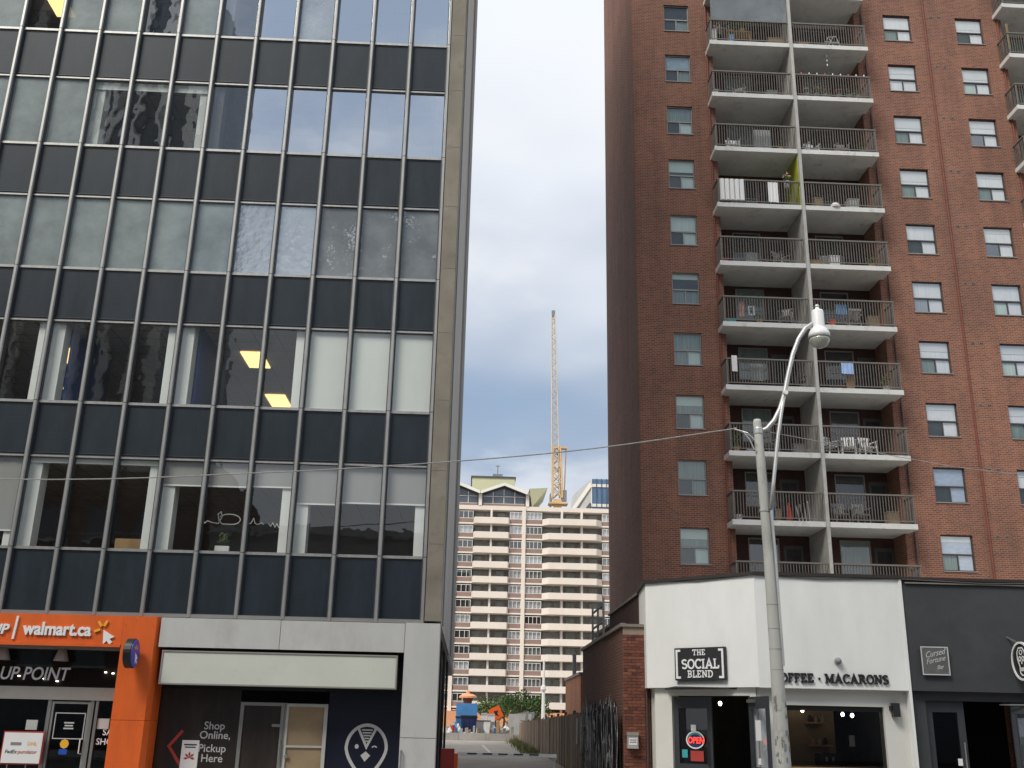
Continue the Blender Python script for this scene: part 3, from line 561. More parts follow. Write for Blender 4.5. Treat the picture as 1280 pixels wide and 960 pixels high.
for x, z in ((-9.72,2.55), (-9.42,2.50), (-8.35,2.72), (-8.18,2.70), (-10.3,2.6)): part('downlight', MB().lathe((x, YW+.42, z), [(.028,0),(.028,.02)], 8), 'bulb', OB)
for x in (-7.70, -7.08):
    for z in (1.60, 1.80, 3.72): part('bolt', MB().lathe((x, 23.861, z), [(.014,0),(.012,.008)], 8, (0,-1,0)), 'orangeside', OB)
# ------------------------------------------------------------ brick apartment tower, right
TW = thing('apartment_tower', (13, 39, 0), 'tall red brick apartment tower with stacked balconies on the right', 'building')
ST = 2.69; K0, K1 = -2, 11; TOPZ = 46
wz = lambda k: 9.12+ST*k           # window head
sz = lambda k: 9.32+ST*k           # balcony floor
COLS = [(7.98, 9.12), (18.18, 19.46), (21.58, 22.84)]; WH = 1.40
R1 = (10.15, 16.80); R2 = (23.75, 30.4); YT = 39.0; YB = 40.2; YS = 38.1
w = MB(); holes = [(a, b, wz(k)-WH, wz(k)) for k in range(K0, K1) for a, b in COLS]
for (a, b) in ((6.5, R1[0]), (R1[1], R2[0]), (R2[1], 34)): wall_holes(w, a, b, 0, TOPZ, YT, [h for h in holes if a < h[0] < b], .16)
w.poly([(6.5,YT,0),(6.5,YT,TOPZ),(6.5,48.5,TOPZ),(6.5,48.5,0)]); w.poly([(34,YT,0),(34,48.5,0),(34,48.5,TOPZ),(34,YT,TOPZ)]); w.poly([(6.5,48.5,0),(6.5,48.5,TOPZ),(34,48.5,TOPZ),(34,48.5,0)]); w.poly([(6.5,YT,TOPZ),(34,YT,TOPZ),(34,48.5,TOPZ),(6.5,48.5,TOPZ)])
for (a, b) in (R1, R2):
    for x, fl in ((a, 0), (b, 1)): q = [(x,YT,0),(x,YB,0),(x,YB,TOPZ),(x,YT,TOPZ)]; w.poly(q[::-1] if fl else q)
part('wall', w, 'brick', TW)
for (a, b) in (R1, R2):
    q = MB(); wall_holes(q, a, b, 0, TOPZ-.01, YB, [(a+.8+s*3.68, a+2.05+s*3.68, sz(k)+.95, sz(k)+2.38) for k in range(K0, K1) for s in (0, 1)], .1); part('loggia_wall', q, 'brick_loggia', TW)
# windows
FW = .045
def frame_mesh(wd, ht, m):
    f = MB(); hw = wd/2; mid = -ht*.54
    f.box(-hw, -hw+FW, 0, .06, -ht, 0).box(hw-FW, hw, 0, .06, -ht, 0).box(-hw+FW, hw-FW, 0, .06, -FW, 0).box(-hw+FW, hw-FW, 0, .06, -ht, -ht+FW).box(-hw+FW, hw-FW, -.01, .06, mid-.03, mid+.03).box(-.025, .025, .005, .05, -ht+FW, mid-.03); return f.mesh('window', m)
def qmesh(xa, xb, za, zb, y, m, nm): q = MB(); q.poly([(xa,y,za),(xb,y,za),(xb,y,zb),(xa,y,zb)]); return q.mesh(nm, m)
cachew = {}
def window(cx, zt, wd, fm, gls, backs, side):
    key = (wd, fm)
    if key not in cachew: cachew[key] = frame_mesh(wd, WH, fm)
    o = link('window', cachew[key], TW, (cx, YT+.085, zt)); hw = wd/2-FW; mid = -WH*.54
    spec = [(-hw, hw, mid+.03, -FW, .03), (-hw, -.025, -WH+FW, mid-.03, .02), (.025, hw, -WH+FW, mid-.03, .035)]
    for n, (xa, xb, za, zb, y) in enumerate(spec):
        key = ('p', wd, n, gls[n])
        if key not in cachew: cachew[key] = qmesh(xa, xb, za, zb, y, gls[n], 'pane')
        link('pane', cachew[key], o, (cx, YT+.085, zt))
        key = ('c', wd, n, backs[n])
        if key not in cachew: cachew[key] = qmesh(xa-.02, xb+.02, za-.02, zb+.02, .058+.002*n, backs[n], 'curtain')
        link('curtain', cachew[key], o, (cx, YT+.085, zt))  # in dark_room this is no curtain but a sheet painted as unlit room
    if rs.random() < .45:      # a blind part-way down the upper light
        dr_ = rs.choice([.22, .38, .52]); key = ('b', wd, dr_)
        if key not in cachew: cachew[key] = qmesh(-hw, hw, -FW-dr_, -FW, .045, 'blind', 'blind')
        link('blind', cachew[key], o, (cx, YT+.085, zt))
    if ('s', wd) not in cachew: cachew[('s', wd)] = MB().box(-wd/2-.03, wd/2+.03, -.125, -.0, -WH-.04, -WH-.002).mesh('sill', 'frame_alu')
    link('sill', cachew[('s', wd)], o, (cx, YT+.085, zt))
rs = random.Random(5)
for k in range(K0, K1):
    for c, (a, b) in enumerate(COLS):
        if c == 0: g = ['g_apt']*3; bk = [rs.choice(['curtain_grey','curtain_grey','curtain','dark_room']), rs.choice(['dark_room','dark_room','curtain_grey']), rs.choice(['curtain_grey','curtain_grey','curtain'])]; fm = 'frame_alu'
        else: g = ['g_aptbright', rs.choice(['g_apt','g_apt','g_aptbright']), 'g_aptbright']; bk = ['curtain', rs.choice(['dark_room','curtain_grey','curtain']), 'curtain']; fm = 'frame_dark'
        if c == 0 and k == 8: bk[0] = 'curtain_blue'
        if c == 1 and k < 2: bk = ['curtain_blue', bk[1], 'curtain_blue']
        window((a+b)/2, wz(k), b-a, fm, g, bk, c)
# wall vents, conduits
vm = MB().box(0, .16, -.012, .02, 0, .10).box(.36, .52, -.012, .02, 0, .10).mesh('wall_vent', 'coping_light'); vh = MB().box(.02, .07, -.016, -.0125, .02, .08).box(.09, .14, -.016, -.0125, .02, .08).box(.38, .43, -.016, -.0125, .02, .08).box(.45, .50, -.016, -.0125, .02, .08).mesh('vent_hole', 'black')
for k in range(K0, K1): o = link('wall_vent', vm, TW, (20.38, YT, wz(k)-.08)); link('vent_hole', vh, o, (20.38, YT, wz(k)-.08))
for x, m in ((9.88,'conduit'), (17.15,'conduit_dark'), (20.1,'conduit'), (23.55,'conduit')): part('conduit', MB().tube([(x,YT-.05,0),(x,YT-.05,TOPZ)], .035, 8), m, TW)
# balconies
BX = ((9.83, 13.395), (13.535, 16.94))
part('divider_wall', B(13.40, 13.53, YS-.06, YB+.01, 0, TOPZ-.02), 'concrete', TW); part('divider_wall', B(26.95, 27.08, YS-.06, YB+.01, 0, TOPZ-.02), 'concrete', TW)
SLABM = {}
def balcony(xa, xb, k, left, right):
    key = (round(xb-xa, 3), left, right)
    if key not in SLABM:
        wd = xb-xa; s = MB().box(0, wd, YS, YB-.002, -.20, 0)
        if left: s.box(-.02, .10, YS-.015, YS-.001, -.20, -.0)
        sm = s.mesh('balcony', 'slabpaint')
        rm = MB().box(0.02, wd-.02, YS+.01, YS+.085, 1.08, 1.14).box(.04, wd-.04, YS+.03, YS+.06, .09, .125)
        for x in ([.05] if left else [])+([wd-.09] if right else []): rm.box(x, x+.04, YS+.028, YS+.068, 0, 1.08)
        if left: rm.box(.02, .095, YS+.0851, YT-.01, 1.08, 1.14).box(.04, .07, YS+.0851, YT-.01, .09, .125)
        if right: rm.box(wd-.095, wd-.02, YS+.0851, YT-.01, 1.08, 1.14).box(wd-.07, wd-.04, YS+.0851, YT-.01, .09, .125)
        rm = rm.mesh('railing', 'rail'); bm = MB(); n = int((wd-.2)/.112)
        for j in range(n+1): x = .12+j*(wd-.24)/n; bm.box(x-.016, x+.016, YS+.036, YS+.058, .126, 1.079)
        for x, on in ((.055, left), (wd-.055, right)):
            if on:
                for j in range(7): y = YS+.19+j*.112; bm.box(x-.011, x+.011, y-.016, y+.016, .126, 1.079)
        SLABM[key] = (sm, rm, bm.mesh('balusters', 'baluster'))
    sm, rm, bm = SLABM[key]; o = link('balcony', sm, TW, (xa, 0, sz(k))); link('railing', rm, o, (xa, 0, sz(k))); q = link('balusters', bm, o, (xa, 0, sz(k))); q['kind'] = 'stuff'
for k in range(-1, 11):
    balcony(*BX[0], k, True, False); balcony(*BX[1], k, False, True)
    if k > 4: balcony(23.38, 26.945, k, True, False)
# loggia windows and doors
lm = MB().box(0, .05, 0, .05, 0, 1.43).box(1.20, 1.25, 0, .05, 0, 1.43).box(.05, 1.20, 0, .05, 0, .05).box(.05, 1.20, 0, .05, 1.38, 1.43).box(.05, 1.20, 0, .05, .42, .47).mesh('loggia_window', 'frame_alu')
lp = [qmesh(.05, 1.20, .05, 1.38, .025, 'g_apt', 'pane')]; lc = [qmesh(.05, 1.20, .05, 1.38, .045, m, 'curtain') for m in ('curtain_grey', 'dark_room', 'curtain_grey', 'dark_room')]
dm = MB().box(0, .78, 0, .05, 0, 2.1).mesh('loggia_door', 'frame_dark'); dg = qmesh(.1, .68, .3, 1.95, -.004, 'dark_room', 'pane')
for (a, b) in (R1, R2):
    for k in range(-1, 11):
        for s in (0, 1):
            x = a+.8+s*3.68; o = link('loggia_window', lm, TW, (x, YB+.03, sz(k)+.95)); link('pane', lp[0], o, (x, YB+.03, sz(k)+.95)); link('curtain', rs.choice(lc), o, (x, YB+.03, sz(k)+.95))
            x = a+(2.2 if s == 0 else 5.85); o = link('loggia_door', dm, TW, (x, YB-.03, sz(k)+.001)); link('pane', dg, o, (x, YB-.03, sz(k)))
part('painted_panel', B(13.375, 13.399, YS+.1, YB-.02, sz(5)+.01, sz(6)-.21), 'limewall', TW)
# plastic wind screen round the top-left balcony
part('vinyl_screen', MB().box(9.92, 13.36, YS+.02, YS+.03, sz(8)+1.15, sz(9)-.21), 'g_vinyl', TW)

# ------------------------------------------------------------ white corner shop and charcoal shop (one low block)
WS = thing('corner_shop', (7, 26, 0), 'white stucco corner coffee shop with splayed entrance under the brick tower', 'shop')
A = Vector((4.4, 26.05, 0)); U = Vector((2.22, -2.05, 0)).normalized(); NO = Vector((U.y, -U.x, 0)); NO = NO if NO.y < 0 else -NO; Z = Vector((0,0,1))
def chf(s=0, z=0, n=0): return (A+U*s+Z*z+NO*n, U, Z, NO)
def plan(poly, z0, z1):
    m = MB(); n = len(poly)
    for z in (z0, z1): m.v += [(x, y, z) for x, y in poly]
    for i in range(n): j = (i+1) % n; m.f.append((i, j, n+j, n+i))
    m.f.append(tuple(range(n, 2*n))); m.f.append(tuple(reversed(range(n)))); return m
part('fascia', plan([(4.55,28.0),(4.40,26.05),(6.62,24.0),(10.05,24.0),(10.05,28.0)], 2.70, 5.22), 'stucco', WS)
part('corner_trim', B(10.052, 10.115, 23.97, 24.3, 0, 5.22), 'stucco', WS)
part('coping', plan([(4.50,28.05),(4.34,26.02),(6.60,23.94),(10.12,23.94),(10.12,28.05)], 5.222, 5.30), 'coping', WS)
part('side_wall', B(4.57, 10.0, 28.02, 34.1, 0, 5.20), 'brick_loggia', WS); part('side_coping', B(4.52, 10.0, 28.06, 34.15, 5.201, 5.27), 'coping_light', WS)
part('roof', B(4.6, 10.1, 28.2, 38.9, 4.9, 5.0), 'gravel_roof', WS)
def cbox(s0, s1, z0, z1, n0, n1): m = MB(); return m.prism([(s0,z0),(s1,z0),(s1,z1),(s0,z1)], chf(), n0, n1)
for s0, s1, z0, z1 in ((.14,.615,0,2.697), (2.70,2.86,0,2.697), (.616,2.699,2.52,2.697)): part('entrance_pier', cbox(s0, s1, z0, z1, -.45, -.12), 'stucco_low', WS)
part('pier', B(4.60, 4.74, 26.2, 28.0, 0, 2.698), 'stucco_low', WS)
part('pier', B(6.62, 7.18, 24.2, 24.5, 0, 2.698), 'stucco_low', WS); part('pier', B(9.52, 10.05, 24.2, 24.5, 0, 2.698), 'stucco_low', WS)
part('lintel', B(7.181, 9.519, 24.2, 24.5, 2.33, 2.698), 'stucco_low', WS); part('window_base', B(7.181, 9.519, 24.2, 24.5, 0, .95), 'stucco_low', WS)
part('counter', B(7.181, 9.519, 24.12, 24.7, .951, 1.0), 'timber', WS)
wf = part('window_frame', MB().box(7.181, 7.23, 24.3, 24.36, 1.0, 2.33).box(9.47, 9.519, 24.3, 24.36, 1.0, 2.33).box(7.23, 9.47, 24.3, 24.36, 2.22, 2.33), 'signblack', WS)
pane(7.23, 9.47, 1.0, 2.22, 24.33, 'g_shop', wf)
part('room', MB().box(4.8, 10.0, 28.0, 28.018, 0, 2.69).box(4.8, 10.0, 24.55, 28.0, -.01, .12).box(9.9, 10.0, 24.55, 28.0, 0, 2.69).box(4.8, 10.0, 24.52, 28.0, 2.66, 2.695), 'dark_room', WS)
part('room_wall', B(7.95, 9.1, 26.4, 26.5, 0, 2.6), 'paper', WS)
for i, (xa, xb, z) in enumerate(((8.35,8.85,1.95), (8.4,8.95,1.42))):
    sh = tag(part('wall_shelf', B(xa, xb, 26.1, 26.4, z, z+.04), 'timber'), ('upper', 'lower')[i]+' timber shelf seen through the coffee shop window', 'shelf', 'coffee shop shelves')
    for j in range(3): tag(part('jar', MB().lathe((xa+.1+j*.15, 26.25, z+.04), [(.05,0),(.055,.1),(.03,.13),(.035,.16)], 10), ('signblack', 'timber', 'greyband')[(i+j) % 3]), '%s jar on the %s shelf in the coffee shop window' % (('left', 'middle', 'right')[j], ('upper', 'lower')[i]), 'jar', 'jars on the %s coffee shop shelf' % ('upper', 'lower')[i])
cm = thing('coffee_machine', (8.6, 26, 0), 'dark coffee machine inside the coffee shop window', 'coffee machine'); part('body', B(8.4, 8.85, 25.5, 25.9, .9, 1.28), 'signblack', cm); part('group_head', MB().tube([(8.55,25.48,1.1),(8.55,25.48,1.2)], .03).tube([(8.7,25.48,1.1),(8.7,25.48,1.2)], .03), 'steel', cm); part('bench', B(8.2, 9.1, 25.4, 26.0, .1, .899), 'dark_room', cm)
tag(part('price_card', B(9.02, 9.15, 25.2, 25.21, 1.45, 1.70), 'greytext'), 'small pale card inside the coffee shop window', 'card')
# entrance doors
def leaf(fr, wd, par_label, glassm):
    d = MB()
    for q in ([(0,0),(.12,0),(.12,2.48),(0,2.48)], [(wd-.12,0),(wd,0),(wd,2.48),(wd-.12,2.48)], [(.12,2.22),(wd-.12,2.22),(wd-.12,2.48),(.12,2.48)], [(.12,0),(wd-.12,0),(wd-.12,.98),(.12,.98)]): d.prism(q, fr, -.025, .025)
    o = part('door', d, 'doorframe', WS); p_ = MB(); o_, u_, v_, n_ = fr; p_.poly([o_+u_*x+v_*z for x, z in ((.12,.98),(wd-.12,.98),(wd-.12,2.22),(.12,2.22))]); part('pane', p_, glassm, o); o['label'] = par_label; return o
d1 = leaf(chf(.63, .01, -.22), 1.02, 'closed charcoal door leaf with OPEN sign', 'g_shop')
hinge = A+U*2.68+NO*(-.12); an = math.radians(142); ud = (U*(-math.cos(an))+NO*math.sin(an)); nd = Vector((ud.y, -ud.x, 0)); nd = nd if nd.dot(U) < 0 else -nd
d2 = leaf((hinge+Z*.01, ud, Z, nd), 1.0, 'door leaf propped open', 'g_far')
part('door_closer', MB().prism([(.05,2.36),(.4,2.36),(.4,2.43),(.05,2.43)], (hinge, ud, Z, nd), .026, .09), 'steel', d2)
part('sheet', MB().prism([(.35,1.55),(.62,1.55),(.62,1.98),(.35,1.98)], (hinge, ud, Z, nd), .03, .034), 'white', d2); part('sheet', MB().prism([(.4,1.05),(.55,1.05),(.55,1.18),(.4,1.18)], (hinge, ud, Z, nd), .03, .034), 'white', d2)
part('handle', MB().tube([chf(1.56,.95,-.13)[0], chf(1.56,1.55,-.13)[0]], .018), 'signblack', d1)
part('sticker', cbox(.82, .97, 1.12, 1.30, -.20, -.196), 'turquoise', d1); part('sticker', cbox(1.05, 1.40, 1.05, 1.28, -.20, -.196), 'red', d1); part('sticker', cbox(1.08, 1.22, 1.72, 1.86, -.20, -.196), 'white', d1)
op = thing('open_sign', chf(1.2, 1.5, -.2)[0], 'glowing red oval OPEN sign hanging in the coffee shop door', 'sign')
fq = chf(1.2, 1.52, -.19)
part('backing', MB().prism(arc(0,0,.235,.185,0,342,20), fq, 0, .012), 'bin_navy', op); part('glow_tube', MB().ribbon(arc(0,0,.19,.145,25,155,12), .03, fq, .013, .022), 'turquoise', op); part('ring', MB().ribbon(arc(0,0,.235,.185,0,342,20), .03, fq, .013, .02, True), 'whitetext', op)
text('lettering', 'OPEN', .20, (fq[0]+U*-.20+Z*-.075, *fq[1:]), 'neon', op, .012, .004, .1, sx=.85, d0=.021)
part('bulkhead', cbox(.5, 2.8, .0, .02, -.4, -.13), 'doorframe', WS)
# signs on the white shop
ss = thing('shop_sign', chf(1.5, 2.8, 0)[0], 'black rectangular sign reading THE SOCIAL BLEND over the splayed entrance', 'sign')
part('board', cbox(.86, 2.23, 2.86, 3.61, .02, .09), 'signblack', ss)
slab_text('lettering', 'THE', .135, chf(1.545, 3.43, .091), 'whitetext', ss, .015, align='CENTER')
slab_text('lettering', 'SOCIAL', .225, chf(1.565, 3.12, .091), 'whitetext', ss, .015, .17, .0, 'CENTER')
slab_text('lettering', 'BLEND', .165, chf(1.56, 2.92, .091), 'whitetext', ss, .015, .16, .02, 'CENTER')
part('bracket_emblem', MB().ribbon([(1.03,3.545),(.925,3.545),(.925,2.925),(1.03,2.925)], .05, chf(0,0,.091), 0, .015).ribbon([(2.06,3.545),(2.165,3.545),(2.165,2.925),(2.06,2.925)], .05, chf(0,0,.091), 0, .015), 'whitetext', ss)
wds = lambda s: sum((SLAB[c][0] if c in SLAB else .4)+.02 for c in s)*.205
kx = 2.68/wds('COFFEE . MACARONS'); x_ = 6.93
for s_ in ('COFFEE', ' . ', 'MACARONS'):
    o = slab_text('lettering' if s_ != ' . ' else 'bullet', s_, .205, frame_xz(x_, 23.995, 2.82), 'signblack', WS, .035, .18, .02, sx=kx); x_ += wds(s_)*kx
sc = thing('security_light', (8.46, 23.95, 3.3), 'small round grey fitting on the white shop wall above the lettering', 'lamp'); part('base', MB().lathe((8.46,23.999,3.31), [(.09,0),(.09,.02),(.06,.03)], 16, (0,-1,0)), 'stone', sc); part('dome', MB().lathe((8.46,23.97,3.31), [(.075,0),(.075,.04),(.055,.09),(.02,.11)], 16, (0,-1,0)), 'grey_plastic', sc, smooth=True)
wl = thing('wall_lamp', (9.75, 24.1, 2.1), 'black box wall lamp beside the coffee shop window', 'lamp'); part('body', B(9.68, 9.83, 24.03, 24.19, 2.12, 2.42), 'signblack', wl); part('backplate', B(9.64, 9.67, 24.10, 24.199, 2.26, 2.36), 'signblack', wl)
# charcoal shop
DS = thing('charcoal_shop', (13, 24, 0), 'charcoal painted shopfront right of the white coffee shop', 'shop')
part('fascia', B(10.12, 20, 24.02, 28, 2.70, 5.20), 'charcoal', DS); part('coping', B(10.125, 20, 23.96, 28.05, 5.202, 5.27), 'coping', DS); part('flashing', B(10.2, 20, 23.965, 24.0, 5.12, 5.15), 'coping_light', DS)
part('pier', B(10.12, 10.50, 24.2, 24.5, 0, 2.698), 'charcoal', DS); part('lintel', B(10.501, 20, 24.2, 24.5, 2.50, 2.698), 'charcoal', DS); part('pier', B(13.3, 20, 24.2, 24.5, 0, 2.498), 'charcoal', DS)
part('roof', B(10.11, 34, 28.06, 38.9, 4.9, 5.0), 'gravel_roof', DS)
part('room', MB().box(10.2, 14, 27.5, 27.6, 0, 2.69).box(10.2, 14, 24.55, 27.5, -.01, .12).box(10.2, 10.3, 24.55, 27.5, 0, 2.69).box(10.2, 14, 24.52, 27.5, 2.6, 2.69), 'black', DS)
dd = part('door', MB().box(10.501, 10.68, 24.3, 24.36, 0, 2.499).box(11.26, 11.42, 24.3, 24.36, 0, 2.499).box(10.68, 11.26, 24.3, 24.36, 2.25, 2.499).box(10.68, 11.26, 24.3, 24.36, 0, 1.0), 'doorframe', DS); pane(10.68, 11.26, 1.0, 2.25, 24.33, 'g_shop', dd)
part('handle', MB().tube([(11.33,24.24,1.05),(11.33,24.24,1.6)], .016).bar((11.33,24.24,1.58), (11.33,24.3,1.58), .02), 'steel', dd); part('sticker', B(11.16, 11.26, 24.28, 24.299, 1.10, 1.25), 'white', dd)
hg = Vector((12.52, 24.28, 0)); ud = Vector((.55, -.83, 0)).normalized(); nd = Vector((-ud.y, ud.x, 0)); nd = nd if nd.x < 0 else -nd; d = MB()
for q in ([(0,0),(.1,0),(.1,2.4),(0,2.4)], [(.8,0),(.9,0),(.9,2.4),(.8,2.4)], [(.1,2.25),(.8,2.25),(.8,2.4),(.1,2.4)], [(.1,0),(.8,0),(.8,.9),(.1,.9)]): d.prism(q, (hg, ud, Z, nd), -.02, .02)
dd = part('door', d, 'doorframe', DS); q = MB(); q.poly([hg+ud*x+Z*z for x, z in ((.1,.9),(.8,.9),(.8,2.25),(.1,2.25))]); part('pane', q, 'g_far', dd); part('closer_arm', MB().bar(hg+Z*2.44+Vector((-.25,0,0)), hg+Z*2.44+ud*.5, .025), 'steel', dd)
part('jamb', B(12.53, 13.3, 24.3, 24.36, 0, 2.499), 'doorframe', DS)
sq = thing('square_sign', (10.72, 23.95, 3.04), 'square clear acrylic sign with pale script lettering on the charcoal shop', 'sign')
part('plate', B(10.40, 11.04, 23.94, 23.955, 3.05, 3.68), 'acrylic', sq); part('rim', MB().ribbon([(10.41,3.06),(11.03,3.06),(11.03,3.67),(10.41,3.67)], .025, frame_xz(0,23.939,0), 0, .006, True), 'greytext', sq)
for x in (10.45, 10.99):
    for z in (3.10, 3.63): part('standoff', MB().tube([(x,23.93,z),(x,24.02,z)], .022, 8), 'steel', sq)
for s_, x_, z_, sz_ in (('Cursed', 10.49, 3.42, .19), ('Fortune', 10.50, 3.28, .17), ('Bay', 10.74, 3.17, .13)): text('lettering', s_, sz_, (Vector((x_,23.938,z_)), Vector((.97,0,.22)).normalized(), Vector((-.05,0,1)), Vector((0,-1,0))), 'greytext', sq, .006, .0, .35, sx=.85)
rb = thing('round_sign', (12.8, 23.6, 3.0), 'round black and white skull blade sign at the right picture edge', 'sign')
ax = Vector((-1, 0, 0)); c = Vector((12.66, 23.55, 3.38)); uu = Vector((0,0,1)).cross(ax).normalized(); fq = (c+ax*.121, uu, Z, ax)
part('drum', MB().lathe(c-ax*.11, [(.42,0),(.42,.22)], 32, ax), 'greyband', rb); part('face', MB().lathe(c+ax*.111, [(.40,0),(.40,.008)], 32, ax), 'signblack', rb); part('rim', MB().ribbon(arc(0,0,.405,.405,0,350,36), .045, fq, -.01, .02, True), 'whitetext', rb)
sk = MB().ribbon([(-.13,-.05),(-.17,.06),(-.16,.2),(-.08,.29),(.08,.29),(.16,.2),(.17,.06),(.13,-.05),(.10,-.12),(.11,-.25),(.04,-.31),(-.04,-.31),(-.11,-.25),(-.10,-.12)], .03, fq, 0, .006, True)
for sx_ in (-1, 1): sk.ribbon(arc(sx_*.07,.05,.045,.05,0,330,12), .025, fq, 0, .006, True)
sk.prism([(0,0),(-.03,-.06),(.03,-.06)], fq, 0, .006).ribbon(arc(0,.19,.06,.05,0,330,12), .022, fq, 0, .006, True)
for j in range(4): sk.ribbon([(-.06+.04*j,-.14),(-.06+.04*j,-.22)], .022, fq, 0, .006)
part('skull_emblem', sk, 'whitetext', rb); part('bracket', MB().bar((12.62,23.72,3.78), (12.5,24.02,3.95), .03), 'steel', rb)

# ------------------------------------------------------------ low brick wing beside the alley, garage behind
LW = thing('brick_wing', (4.2, 27, 0), 'low dark brick wing along the alley beside the white shop', 'building')
q = MB().box(3.905, 4.565, 26.62, 36.1, 0, 4.2); part('wall', q, 'brick_wing', LW)
cp = part('coping', MB().box(3.84, 3.98, 26.56, 36.15, 4.201, 4.29).box(3.981, 4.6, 26.56, 26.68, 4.201, 4.27), 'coping_light', LW)
part('mortar_bed', B(3.90, 4.44, 26.607, 26.6195, .3, 4.2), 'mortar', LW)
bms = [[MB().box(0, wd, 26.59, 26.6065, 0, .066).mesh('brick', 'brick%d' % j) for j in range(4)] for wd in (.205, .098)]
for r in range(47):
    z = .42+r*.0765; x = 3.90
    if z+.07 > 4.2: break
    seq = [0, 0, 1] if r % 2 == 0 else [1, 0, 0]
    for t in seq: link('brick', bms[t][random.choice([0,0,1,1,2,3])], LW, (x, random.uniform(-.003, .003), z)); x += (.205 if t == 0 else .098)+.0105
mb_ = thing('meter_box', (4.05, 26.5, 1.3), 'small grey utility box with plate on the brick wing corner', 'box'); part('body', B(3.96, 4.22, 26.42, 26.588, 1.28, 1.58), 'galv', mb_); part('lid', B(3.95, 4.23, 26.40, 26.588, 1.582, 1.66), 'greyband', mb_); part('plate', B(3.99, 4.19, 26.412, 26.419, 1.36, 1.52), 'white', mb_); part('print_line', MB().box(4.01,4.17,26.408,26.4115,1.47,1.49).box(4.01,4.17,26.408,26.4115,1.42,1.44), 'grey_plastic', mb_)
rg = thing('roof_guard', (4.1, 34, 4.3), 'grey steel guard rails standing on the brick wing roof', 'railing')
for y in (31.6, 33.0, 34.4): part('post', MB().bar((4.05,y,4.2), (4.05,y,5.5), .06), 'grey_plastic', rg)
part('rail', MB().bar((4.05,31.6,5.3), (4.05,34.4,5.3), .05), 'grey_plastic', rg); part('rail', MB().bar((4.05,31.6,4.8), (4.05,34.4,4.8), .05), 'grey_plastic', rg)
GA = thing('brick_garage', (7, 52, 0), 'sunlit orange brick garage behind the dark wing', 'building')
part('wall', B(5.2, 10.5, 49, 56.6, 0, 4.0), 'brick_orange', GA); part('coping', B(5.12, 10.5, 48.95, 56.7, 4.001, 4.12), 'coping_light', GA)
vp_ = thing('vent_pipe', (5.5, 54, 4.1), 'grey vent pipes on the orange garage roof', 'pipe')
for y in (53.6, 54.2): part('pipe', MB().tube([(5.4,y,4.1),(5.4,y,5.2)], .07), 'grey_plastic', vp_)
part('cap', MB().lathe((5.4,54.2,5.18), [(.1,0),(.12,.02),(.03,.2)], 10), 'grey_plastic', vp_)

tag(part('roof_cable', MB().tube([(4.42,26.0,5.26),(5.5,25.0,5.18),(6.60,23.97,5.23),(8.2,23.97,5.17),(10.0,23.97,5.22),(12,23.95,5.16),(14,23.95,5.2)], .012, 6), 'wire_dark'), 'thin black cable sagging along the shop roof edge', 'cable')
part('drip_edge', B(6.62, 10.05, 23.985, 24.19, 2.685, 2.699), 'concrete', WS)
part('downpipe', MB().tube([(4.47,26.56,0),(4.47,26.56,4.15)], .03, 8), 'conduit_dark', LW)

for j, (x, y, z) in enumerate(((9.05,25.6,2.12), (9.28,25.6,2.10), (5.95,26.3,2.30), (6.2,26.1,2.32), (8.2,26.0,2.2))):
    t = thing('pendant_lamp', (x, y, z), ('left lit bulb of the pair high in the coffee shop window', 'right lit bulb of the pair high in the coffee shop window', 'left lit bulb inside the coffee shop doorway', 'right lit bulb inside the coffee shop doorway', 'single lit bulb over the coffee shop shelves')[j], 'lamp', 'bulbs in the coffee shop')
    part('bulb', MB().lathe((x,y,z), [(.01,0),(.035,.02),(.045,.06),(.02,.1)], 10), 'bulb', t); part('flex', MB().tube([(x,y,z+.1),(x,y,2.655)], .006, 5), 'signblack', t)
# ------------------------------------------------------------ street lamp and span wires
LP = thing('street_lamp', (6.14, 21, .11), 'tall concrete street lamp pole with curved arm and dome lantern', 'street lamp')
part('pole', MB().tube([(6.19,21,.11),(6.18,21,1.2),(6.16,21,3.2),(6.13,21,5.3),(6.08,21,7.2),(6.05,21,8.06),(6.05,21,8.13)], [.165,.148,.125,.106,.095,.088,.07], 20), 'pole', LP, smooth=True)
rp_ = random.Random(4)
for k in range(26):
    z0 = 1.15+1.15*rp_.random()**1.4; a0 = rp_.uniform(3.4, 5.7); da = rp_.uniform(.15, .5); dz = rp_.uniform(.04, .16); q = MB(); rr = .1495-.0095*(z0-1.2)+.0003*k; n = 5
    for j in range(n+1):
        a = a0+da*j/n; q.v += [(6.18-.010*(z0-1.2)+rr*math.cos(a), 21+rr*math.sin(a), z0+rp_.uniform(0, dz*.4)), (6.18-.010*(z0-1.2)+rr*math.cos(a), 21+rr*math.sin(a), z0+dz+rp_.uniform(0, dz*.4))]
    q.f += [(2*j, 2*j+2, 2*j+3, 2*j+1) for j in range(n)]; part('poster_scrap', q, ('polegrime', 'stone', 'polegrime', 'grey_plastic')[k % 4], LP)
for z in (2.92, 3.32, 3.72, 4.2): part('strap', MB().lathe((6.16-.014*(z-3.2), 21, z), [(.127-.009*(z-3.2),0),(.130-.009*(z-3.2),.004),(.130-.009*(z-3.2),.012),(.127-.009*(z-3.2),.016)], 20), 'wire', LP)
part('arm', MB().tube([(6.09,21,7.86),(6.25,21,7.93),(6.42,21,8.12),(6.56,21,8.38),(6.68,21,8.72),(6.80,21,9.2),(6.93,21,9.66),(7.08,21,10.02),(7.25,21,10.28),(7.42,21,10.40),(7.52,21,10.43)], .05, 10), 'galv', LP, smooth=True)
part('brace', MB().tube([(6.20,20.90,6.15),(6.30,20.91,6.75),(6.46,20.93,7.75),(6.60,20.97,8.4),(6.70,21,8.78)], .04, 8), 'galv', LP, smooth=True)
